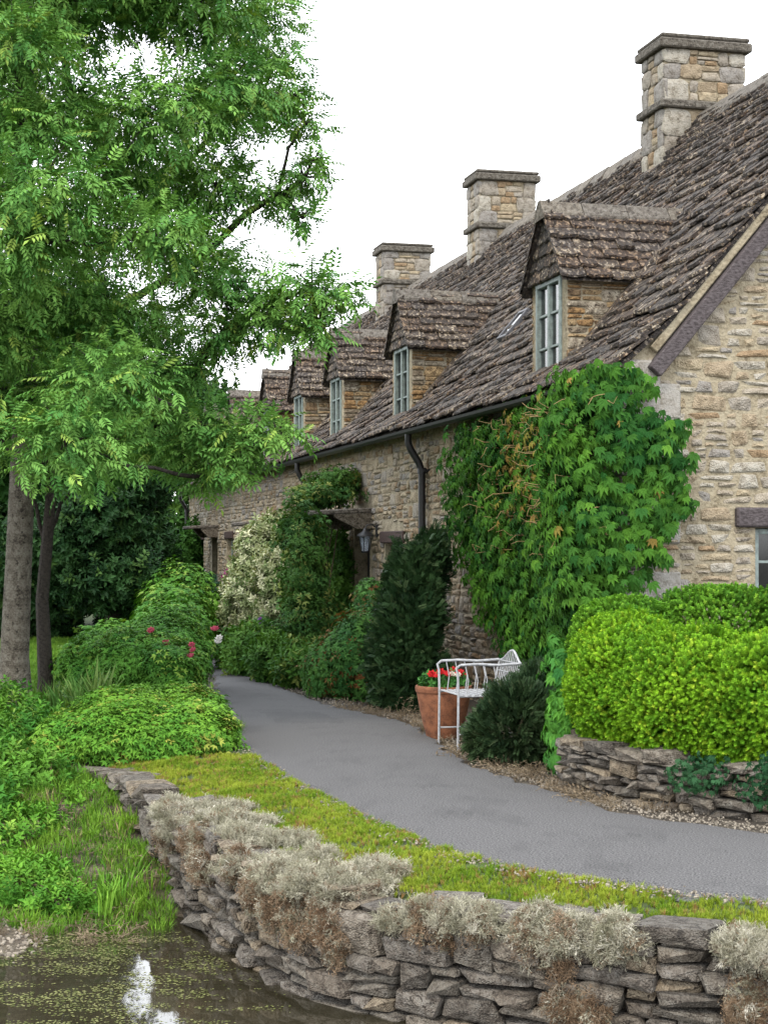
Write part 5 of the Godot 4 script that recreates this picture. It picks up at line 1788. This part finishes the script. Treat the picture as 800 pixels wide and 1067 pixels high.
	var pu := plant("purple_flowers", "small purple flowers at the foot of the variegated shrub", "flower", Vector3(-1.65, 0.0, -22.6), [[Vector3(-1.65, 0.3, -22.6), Vector3(0.25, 0.3, 0.25)]], "divided", 200, Vector2(0.1, 0.16), [Color(0.03, 0.10, 0.03), Color(0.06, 0.15, 0.04)], "leaf", 21)
	var ps := []
	rng.seed = 55
	for k in 14: ps.append(Vector3(-1.72 + rng.randf_range(-0.2, 0.25), 0.52 + rng.randf_range(-0.12, 0.1), -22.4 + rng.randf_range(-0.1, 0.1)))
	flowers(pu, "flower_head", ps, 0.06, Color(0.32, 0.15, 0.42), 42)
	plant("dark_shrub", "small blue-green shrub by the last cottage", "shrub", Vector3(-2.9, 0.0, -27.2), [[Vector3(-2.9, 0.55, -27.2), Vector3(0.4, 0.55, 0.4)]], "broad", 900, Vector2(0.12, 0.2), [Color(0.015, 0.05, 0.03), Color(0.04, 0.09, 0.05)], "glossy_leaf", 22, {"depth": 0.5})
	plant("climbing_shrub", "green climber on the wall of the last cottage", "climbing plant", Vector3(-4.4, 0.0, -37.2), [[Vector3(-4.3, 1.0, -37.2), Vector3(0.4, 1.0, 0.5)], [Vector3(-4.2, 1.6, -37.4), Vector3(0.3, 0.6, 0.4)]], "broad", 900, Vector2(0.16, 0.26), [Color(0.03, 0.10, 0.02), Color(0.07, 0.18, 0.03)], "leaf", 23, {"depth": 0.5})

	# --- beds on the stream side
	plant("groundcover_geranium", "spreading light green mound of lobed leaves at the bend of the lane", "shrub", Vector3(-1.8, 0.0, -13.4),
		[[Vector3(-1.6, 0.08, -13.0), Vector3(0.46, 0.28, 0.55)], [Vector3(-1.98, 0.08, -12.75), Vector3(0.46, 0.28, 0.5)], [Vector3(-2.1, 0.12, -13.6), Vector3(0.5, 0.3, 0.6)], [Vector3(-1.68, 0.1, -13.9), Vector3(0.42, 0.3, 0.6)], [Vector3(-2.35, 0.04, -12.8), Vector3(0.35, 0.24, 0.4)]],
		"divided", 6000, Vector2(0.07, 0.115), [Color(0.06, 0.18, 0.02), Color(0.16, 0.32, 0.035), Color(0.3, 0.33, 0.06)], "leaf", 24, {"depth": 0.4, "rough": 0.25, "odd": 0.06, "up": 0.8})
	var pe := plant("peony_bush", "large leafy bush dotted with pink flowers beside the lane", "shrub", Vector3(-2.5, 0.0, -17.3),
		[[Vector3(-2.5, 0.36, -17.2), Vector3(0.55, 0.38, 0.6)], [Vector3(-2.12, 0.3, -16.8), Vector3(0.32, 0.33, 0.5)], [Vector3(-2.95, 0.3, -17.4), Vector3(0.42, 0.36, 0.5)], [Vector3(-2.35, 0.42, -18.3), Vector3(0.42, 0.42, 0.6)]],
		"divided", 4600, Vector2(0.09, 0.15), [Color(0.035, 0.13, 0.02), Color(0.11, 0.26, 0.035), Color(0.2, 0.32, 0.05)], "leaf", 25, {"depth": 0.45, "rough": 0.3, "up": 0.7})
	flowers(pe, "flower_head", [spot(173, 671, 16.7), spot(200, 673, 16.6), spot(199, 685, 16.5), spot(158, 658, 17.0), spot(224, 657, 17.4), spot(202, 678, 16.55)], 0.085, Color(0.55, 0.10, 0.16), 43)
	flowers(pe, "white_flower_head", [spot(229, 666, 17.4), spot(227, 670, 17.4)], 0.1, Color(0.8, 0.78, 0.74), 44)
	plant("leafy_shrub", "fresh green bushes at the far turn of the lane", "shrub", Vector3(-2.9, 0.0, -22.5),
		[[Vector3(-2.75, 0.40, -21.5), Vector3(0.5, 0.42, 0.7)], [Vector3(-2.95, 0.5, -23.5), Vector3(0.5, 0.5, 0.8)], [Vector3(-3.15, 0.6, -26.0), Vector3(0.55, 0.65, 0.8)], [Vector3(-3.4, 0.25, -21.6), Vector3(0.5, 0.3, 0.6)]],
		"divided", 3000, Vector2(0.16, 0.25), [Color(0.035, 0.12, 0.018), Color(0.11, 0.25, 0.03), Color(0.2, 0.3, 0.05)], "leaf", 26, {"depth": 0.45, "rough": 0.35, "up": 0.6})
	var ir := thing("iris_clump", "clump of long strap leaves beside the pink flowered bush", "plant", Vector3(-2.75, 0.0, -15.4))
	var r := RandomNumberGenerator.new()
	r.seed = 66
	var xfs := []
	var cols := []
	for k in 26:
		xfs.append(Transform3D(basis_yz(Vector3.UP + rand_dir(r) * 0.35, rand_dir(r), r.randf_range(0.35, 0.65)), Vector3(r.randf_range(-0.4, 0.35), 0, r.randf_range(-0.4, 0.4))))
		cols.append(Color(0.06, 0.15, 0.03).lerp(Color(0.16, 0.25, 0.07), r.randf()))
	scatter("blades", leaf_units.iris_mesh, mats.leaf, ir, xfs, cols)
	plant("leafy_weeds", "tangle of green weeds along the stream bank under the ash tree", "weeds", Vector3(-2.9, -0.1, -13.2),
		[[Vector3(-2.75, 0.02, -13.0), Vector3(0.4, 0.3, 0.5)], [Vector3(-3.1, 0.0, -12.4), Vector3(0.45, 0.28, 0.6)], [Vector3(-2.55, -0.1, -12.0), Vector3(0.3, 0.26, 0.4)], [Vector3(-2.85, -0.16, -11.3), Vector3(0.45, 0.28, 0.5)], [Vector3(-3.3, 0.1, -13.8), Vector3(0.5, 0.35, 0.6)]],
		"broad", 2800, Vector2(0.08, 0.15), [Color(0.04, 0.14, 0.02), Color(0.12, 0.27, 0.035), Color(0.2, 0.32, 0.06)], "leaf", 27, {"depth": 0.6, "rough": 0.4, "up": 0.9, "floor": -0.45})

	plant("leafy_weeds", "low carpet of bright green weeds between the bank grass and the water", "weeds", Vector3(-2.2, -0.45, -10.2),
		[[Vector3(-2.2, -0.42, -10.0), Vector3(0.4, 0.12, 0.4)], [Vector3(-2.75, -0.38, -10.5), Vector3(0.4, 0.16, 0.5)], [Vector3(-1.85, -0.47, -9.6), Vector3(0.25, 0.1, 0.25)], [Vector3(-2.4, -0.3, -11.0), Vector3(0.35, 0.16, 0.4)], [Vector3(-2.05, -0.24, -11.6), Vector3(0.22, 0.16, 0.3)], [Vector3(-3.2, -0.4, -10.0), Vector3(0.4, 0.14, 0.4)]],
		"broad", 2200, Vector2(0.06, 0.11), [Color(0.05, 0.16, 0.018), Color(0.13, 0.29, 0.03), Color(0.2, 0.34, 0.05)], "leaf", 28, {"depth": 0.6, "rough": 0.4, "up": 0.9, "floor": -0.52})

	# --- trees behind
	var dark := [Color(0.010, 0.032, 0.012), Color(0.03, 0.075, 0.022), Color(0.06, 0.12, 0.03)]
	tree("dark_tree", "slender dark trunk of a young tree beside the ash", Vector3(-3.5, 0.0, -17.4), [[Vector3(-3.5, 3.1, -17.6), Vector3(0.7, 0.5, 0.7)], [Vector3(-3.0, 2.5, -17.8), Vector3(0.5, 0.35, 0.5)], [Vector3(-3.9, 2.4, -17.5), Vector3(0.5, 0.35, 0.5)]], "broad", 900, Vector2(0.14, 0.22), [Color(0.02, 0.07, 0.02), Color(0.05, 0.14, 0.03)], "leaf", 0.075, 3.4, 50, {"depth": 0.8, "rough": 0.4})
	tree("evergreen_tree", "dense dark evergreen tree beside the last cottage", Vector3(-5.3, 0.0, -34.0), [[Vector3(-5.25, 1.4, -34.0), Vector3(1.0, 1.4, 1.1)], [Vector3(-5.4, 2.9, -34.3), Vector3(0.95, 1.2, 1.0)], [Vector3(-6.1, 2.2, -34.5), Vector3(1.1, 1.7, 1.2)], [Vector3(-6.1, 5.2, -34.5), Vector3(1.1, 1.9, 1.2)]], "broad", 6400, Vector2(0.2, 0.34), dark, "glossy_leaf", 0.16, 3.4, 51, {"depth": 0.5, "rough": 0.3})
	tree("evergreen_tree", "broad dark evergreen seen between the two trunks", Vector3(-7.2, 0.0, -33.0), [[Vector3(-7.2, 1.6, -33.0), Vector3(1.4, 1.7, 1.3)], [Vector3(-7.0, 3.4, -33.3), Vector3(1.3, 1.5, 1.2)], [Vector3(-8.6, 2.2, -33.5), Vector3(1.3, 2.0, 1.2)], [Vector3(-7.3, 5.4, -33.3), Vector3(1.3, 1.7, 1.2)], [Vector3(-8.6, 4.6, -33.3), Vector3(1.3, 1.7, 1.2)]], "broad", 8200, Vector2(0.2, 0.36), dark, "glossy_leaf", 0.18, 3.6, 52, {"depth": 0.5, "rough": 0.3})
	tree("evergreen_tree", "dark holly tree with layered branches behind the flowering bush", Vector3(-4.3, 0.0, -26.5), [[Vector3(-4.3, 1.1, -26.5), Vector3(0.9, 0.55, 0.9)], [Vector3(-4.5, 2.0, -26.6), Vector3(0.8, 0.7, 0.9)], [Vector3(-4.0, 2.7, -26.8), Vector3(0.6, 0.5, 0.6)], [Vector3(-5.2, 1.6, -26.6), Vector3(0.8, 0.6, 0.8)]], "broad", 3600, Vector2(0.16, 0.26), dark, "glossy_leaf", 0.1, 2.8, 53, {"depth": 0.6, "rough": 0.35})
	tree("evergreen_tree", "bushy dark tree standing beyond the lawn behind the pale ash trunk", Vector3(-6.6, 0.0, -28.5), [[Vector3(-6.6, 1.2, -28.5), Vector3(1.1, 1.2, 0.9)], [Vector3(-5.7, 0.9, -28.8), Vector3(0.8, 0.9, 0.8)], [Vector3(-6.8, 2.8, -28.6), Vector3(1.0, 1.1, 0.9)], [Vector3(-7.8, 1.8, -28.4), Vector3(1.0, 1.6, 0.9)]], "broad", 5200, Vector2(0.17, 0.28), dark, "glossy_leaf", 0.12, 2.8, 54, {"depth": 0.55, "rough": 0.35})
	for k in 4:
		var x := -6.0 - k * 4.2
		tree("background_tree", "green tree in the row behind the evergreens", Vector3(x, 0.0, -46.0 - (k % 3) * 3.0), [[Vector3(x, 2.6, -46.0 - (k % 3) * 3.0), Vector3(2.2, 2.6, 1.8)], [Vector3(x + 0.6, 5.0, -46.5 - (k % 3) * 3.0), Vector3(1.7, 1.6, 1.5)]], "broad", 3000, Vector2(0.3, 0.5), [Color(0.02, 0.06, 0.015), Color(0.05, 0.12, 0.025), Color(0.09, 0.17, 0.03)], "leaf", 0.2, 3.0, 60 + k, {"depth": 0.5, "rough": 0.4, "group": "trees behind the evergreens"})

	# --- plants on the retaining wall
	var silver := [Color(0.23, 0.22, 0.15), Color(0.42, 0.395, 0.31), Color(0.54, 0.51, 0.43)]
	var brown := [Color(0.12, 0.075, 0.045), Color(0.26, 0.185, 0.12), Color(0.36, 0.31, 0.24)]
	# [label, plan path along the wall top, how far it spreads inland, how far it hangs, silver bodies, brown bodies, shoots of each]
	var mats_of := [
		["wide silver-grey mat plant with brown dry skirts draped over the wall corner", [Vector2(-1.3, 10.1), Vector2(-1.14, 9.6), Vector2(-0.80, 8.75), Vector2(-0.42, 8.0), Vector2(-0.16, 7.72)], 0.55, 0.24, 44, 20, 7600, 2400],
		["silver-grey tuft on the wall above the widest stones", [Vector2(0.0, 7.55), Vector2(0.3, 7.38), Vector2(0.46, 7.3)], 0.10, 0.2, 6, 3, 760, 200],
		["silver-grey plant with a long brown trailing beard on the wall face", [Vector2(0.62, 7.21), Vector2(0.8, 7.13), Vector2(1.02, 7.03)], 0.10, 0.5, 9, 5, 1250, 560],
		["silver-grey plant hanging beside the bare earth on the wall top", [Vector2(1.46, 6.84), Vector2(1.65, 6.75), Vector2(2.0, 6.58)], 0.08, 0.42, 10, 5, 1500, 450]]
	for k in mats_of.size():
		var q: Array = mats_of[k]
		var path: Array = q[1]
		var b := Vector3(path[0].x, -0.05, -path[0].y)
		var o := thing("silver_mat_plant", q[0], "plant", b, 0.0, "silver plants on the retaining wall")
		var sb := []
		var bb := []
		for j in q[4] + q[5]:
			var i := r.randi() % (path.size() - 1)
			var dir: Vector2 = (path[i + 1] - path[i]).normalized()
			var inland := Vector2(dir.y, -dir.x) * (-1.0 if Vector2(dir.y, -dir.x).y < 0.0 else 1.0)
			var p: Vector2 = path[i].lerp(path[i + 1], r.randf())
			if j < q[4]:
				p += inland * (r.randf_range(-0.07, 1.0) * q[2] * r.randf())
				sb.append([Vector3(p.x, (-0.03 if k == 0 else -0.08) + r.randf_range(-0.04, 0.04), -p.y), Vector3(r.randf_range(0.09, 0.17), r.randf_range(0.045, 0.08), r.randf_range(0.09, 0.17))])
			else:
				p -= inland * r.randf_range(0.0, 0.06)
				bb.append([Vector3(p.x, -0.07 - q[3] * pow(r.randf(), 1.4) * 0.75, -p.y), Vector3(r.randf_range(0.05, 0.11), r.randf_range(0.06, 0.13), r.randf_range(0.04, 0.08))])
		var lv2 := leaves_on(shift(sb, b), q[6], Vector2(0.035, 0.085), silver, 200 + k, {"depth": 0.9, "rough": 0.5, "up": 0.5, "wild": 0.9, "floor": -2.0, "patch": 6.0})
		var lv3 := leaves_on(shift(bb, b), q[6] / 7, Vector2(0.045, 0.085), silver, 260 + k, {"depth": 0.9, "rough": 0.5, "up": 0.0, "wild": 1.0, "floor": -2.0, "patch": 6.0})
		scatter("silver_foliage", leaf_units.silver_mesh, mats.soft_leaf, o, lv2[0] + lv3[0], lv2[1] + lv3[1])
		lv2 = leaves_on(shift(bb, b), q[7], Vector2(0.035, 0.09), brown, 230 + k, {"mode": "hang", "depth": 0.9, "rough": 0.5, "wild": 0.9, "floor": -2.0, "patch": 6.0})
		lv3 = leaves_on(shift(sb, b), q[7] / 4, Vector2(0.045, 0.09), brown, 290 + k, {"mode": "hang", "depth": 0.9, "rough": 0.5, "wild": 1.1, "floor": -2.0, "patch": 6.0})
		scatter("dry_stems", leaf_units.dry_mesh, mats.soft_leaf, o, lv2[0] + lv3[0], lv2[1] + lv3[1])

	# --- grass
	var verge := func(q: RandomNumberGenerator) -> Array:
		var x := q.randf_range(-2.0, 2.6)
		var d := q.randf_range(6.2, 12.6)
		var p := Vector2(x, d)
		var s := wall_side(p)
		if s < 0.12 or s > 3.0 or on_lane(p, -0.05) or x > lane_left_x(d) + 0.06: return []
		var bare := lumps.get_noise_2d(x * 2.2 + 9.0, d * 2.2)
		if bare > 0.33 and q.randf() < 0.8: return []
		var h := q.randf_range(0.022, 0.045) * (1.0 + 0.8 * maxf(0.0, lumps.get_noise_2d(x * 4.0, d * 4.0)))
		var c := Color(0.11, 0.20, 0.014).lerp(Color(0.27, 0.32, 0.035), clampf(0.5 + lumps.get_noise_2d(x * 1.7, d * 1.7) + q.randf_range(-0.25, 0.25), 0, 1))
		if q.randf() < 0.08 + 0.5 * smoothstep(0.2, 0.5, lumps.get_noise_2d(x * 3.1 + 30.0, d * 3.1)): c = Color(0.26, 0.16, 0.06)
		return [Transform3D(basis_yz(Vector3.UP + rand_dir(q) * 0.3, rand_dir(q), h), Vector3(x, ground_h(x, d), -d)), c]
	scatter_ground("verge_grass", "short mossy yellow-green grass between the lane and the retaining wall", "grass", leaf_units.grass_mesh, mats.leaf, 90000, 301, verge)
	var bank := func(q: RandomNumberGenerator) -> Array:
		var x := q.randf_range(-5.0, -1.2)
		var d := q.randf_range(9.1, 14.5)
		if wall_side(Vector2(x, d)) > 0.0 and d < 13.2: return []
		var n := lumps.get_noise_2d(x * 1.6 + 20.0, d * 1.6)
		if n < -0.15 and q.randf() < 0.5: return []
		var h := q.randf_range(0.09, 0.2)
		var c := Color(0.07, 0.18, 0.02).lerp(Color(0.19, 0.34, 0.035), clampf(0.5 + n + q.randf_range(-0.3, 0.3), 0, 1))
		if q.randf() < 0.06: c = Color(0.34, 0.27, 0.14)
		return [Transform3D(basis_yz(Vector3.UP + rand_dir(q) * 0.35, rand_dir(q), h), Vector3(x, ground_h(x, d) - 0.01, -d)), c]
	scatter_ground("bank_grass", "long fresh grass on the stream bank", "grass", leaf_units.long_grass_mesh, mats.leaf, 9000, 302, bank)
	var lawn := func(q: RandomNumberGenerator) -> Array:
		var x := q.randf_range(-9.0, -2.2)
		var d := q.randf_range(14.5, 32.0)
		if on_lane(Vector2(x, d), 0.1): return []
		return [Transform3D(basis_yz(Vector3.UP + rand_dir(q) * 0.3, rand_dir(q), q.randf_range(0.06, 0.12)), Vector3(x, ground_h(x, d), -d)), Color(0.07, 0.17, 0.02).lerp(Color(0.16, 0.29, 0.035), q.randf())]
	scatter_ground("lawn_grass", "lawn grass under the trees", "grass", leaf_units.grass_mesh, mats.leaf, 26000, 303, lawn)
	# reeds at the wall corner
	var rd := thing("tall_grass_clump", "tall grass blades growing at the foot of the wall corner by the water", "plant", Vector3(-1.55, -0.5, -9.7))
	xfs = []
	cols = []
	for k in 16:
		xfs.append(Transform3D(basis_yz(Vector3.UP + rand_dir(r) * 0.2, rand_dir(r), r.randf_range(0.14, 0.34)), Vector3(r.randf_range(-0.2, 0.12), 0, r.randf_range(-0.5, 0.3))))
		cols.append(Color(0.07, 0.2, 0.02).lerp(Color(0.17, 0.33, 0.04), r.randf()))
	scatter("blades", leaf_units.long_grass_mesh, mats.leaf, rd, xfs, cols)

	# --- litter: gravel, dead reeds, duckweed
	var gravel := func(q: RandomNumberGenerator) -> Array:
		var k := q.randf()
		var p: Vector2
		if k < 0.6:
			var i := 3 + q.randi() % 8
			p = smooth_path(LANE_RIGHT, i, q.randf()) + Vector2(absf(q.randfn(0.0, 0.16)), q.randfn(0.0, 0.1))
		elif k < 0.75:
			var i := 4 + q.randi() % 7
			p = smooth_path(LANE_LEFT, i, q.randf()) + Vector2(q.randfn(0.0, 0.06), q.randfn(0.0, 0.06))
		else:
			p = Vector2(q.randf_range(-3.2, -1.3), q.randf_range(8.3, 9.5))
		var s := q.randf_range(0.004, 0.011) if k < 0.75 else q.randf_range(0.006, 0.02)
		return [Transform3D(Basis.from_euler(Vector3(q.randf() * TAU, q.randf() * TAU, q.randf() * TAU)) * Basis.from_scale(Vector3(s * 1.4, s, s * 0.8)), Vector3(p.x, maxf(ground_h(p.x, p.y), 0.012 if k < 0.75 else -9.0) + s * 0.2, -p.y)), Color(0.10, 0.085, 0.065).lerp(Color(0.28, 0.24, 0.19), q.randf())]
	scatter_ground("gravel", "loose gravel along the lane edges and on the small stream beach", "gravel", stone_meshes[0], mats.plain_mix, 6000, 304, gravel)
	var straw := func(q: RandomNumberGenerator) -> Array:
		var x: float
		var d: float
		if q.randf() < 0.55:
			x = q.randf_range(-3.2, -1.2)
			d = q.randf_range(8.9, 11.5)
			if wall_side(Vector2(x, d)) > 0.0: return []
		else:
			var p := smooth_path(LANE_RIGHT, 4 + q.randi() % 6, q.randf()) + Vector2(absf(q.randfn(0.03, 0.12)), q.randfn(0.0, 0.1))
			x = p.x
			d = p.y
		var y := maxf(ground_h(x, d), WATER) + 0.012
		return [Transform3D(basis_yz(rand_dir(q) * Vector3(1, 0.12, 1), Vector3.UP, q.randf_range(0.04, 0.2)), Vector3(x, y, -d)), Color(0.10, 0.075, 0.05).lerp(Color(0.25, 0.195, 0.13), q.randf())]
	scatter_ground("dead_stalks", "dry straw-coloured stalks lying on the bank and the lane edge", "plant litter", leaf_units.dry_mesh, mats.soft_leaf, 620, 305, straw)
	var pad := MB.new()
	for k in 7:
		var a0 := TAU * k / 7
		var a1 := TAU * (k + 1) / 7
		pad.tri(Vector3.ZERO, Vector3(cos(a1), 0, sin(a1)) * (0.8 + 0.2 * sin(k * 5.0 + 5.0)), Vector3(cos(a0), 0, sin(a0)) * (0.8 + 0.2 * sin(k * 5.0)))
	var weed := func(q: RandomNumberGenerator) -> Array:
		var x := q.randf_range(-2.6, 0.3)
		var d := q.randf_range(6.6, 9.2)
		if wall_side(Vector2(x, d)) > -0.1: return []
		var n := lumps.get_noise_2d(x * 1.6 + 70.0, d * 4.0) + 0.35 * lumps.get_noise_2d(x * 7.0, d * 12.0)
		var edge := clampf((-0.55 - x) * 1.1, -0.25, 0.45)
		if n + edge < q.randf_range(0.18, 0.62): return []
		return [Transform3D(Basis(Vector3.UP, q.randf() * TAU) * Basis.from_scale(Vector3.ONE * q.randf_range(0.003, 0.010)), Vector3(x, WATER + 0.003 + q.randf() * 0.003, -d)), Color(0.07, 0.085, 0.022).lerp(Color(0.22, 0.22, 0.09), q.randf())]
	scatter_ground("floating_weed", "pale green weed floating in patches on the stream", "water weed", pad.mesh(), mats.leaf, 30000, 306, weed)
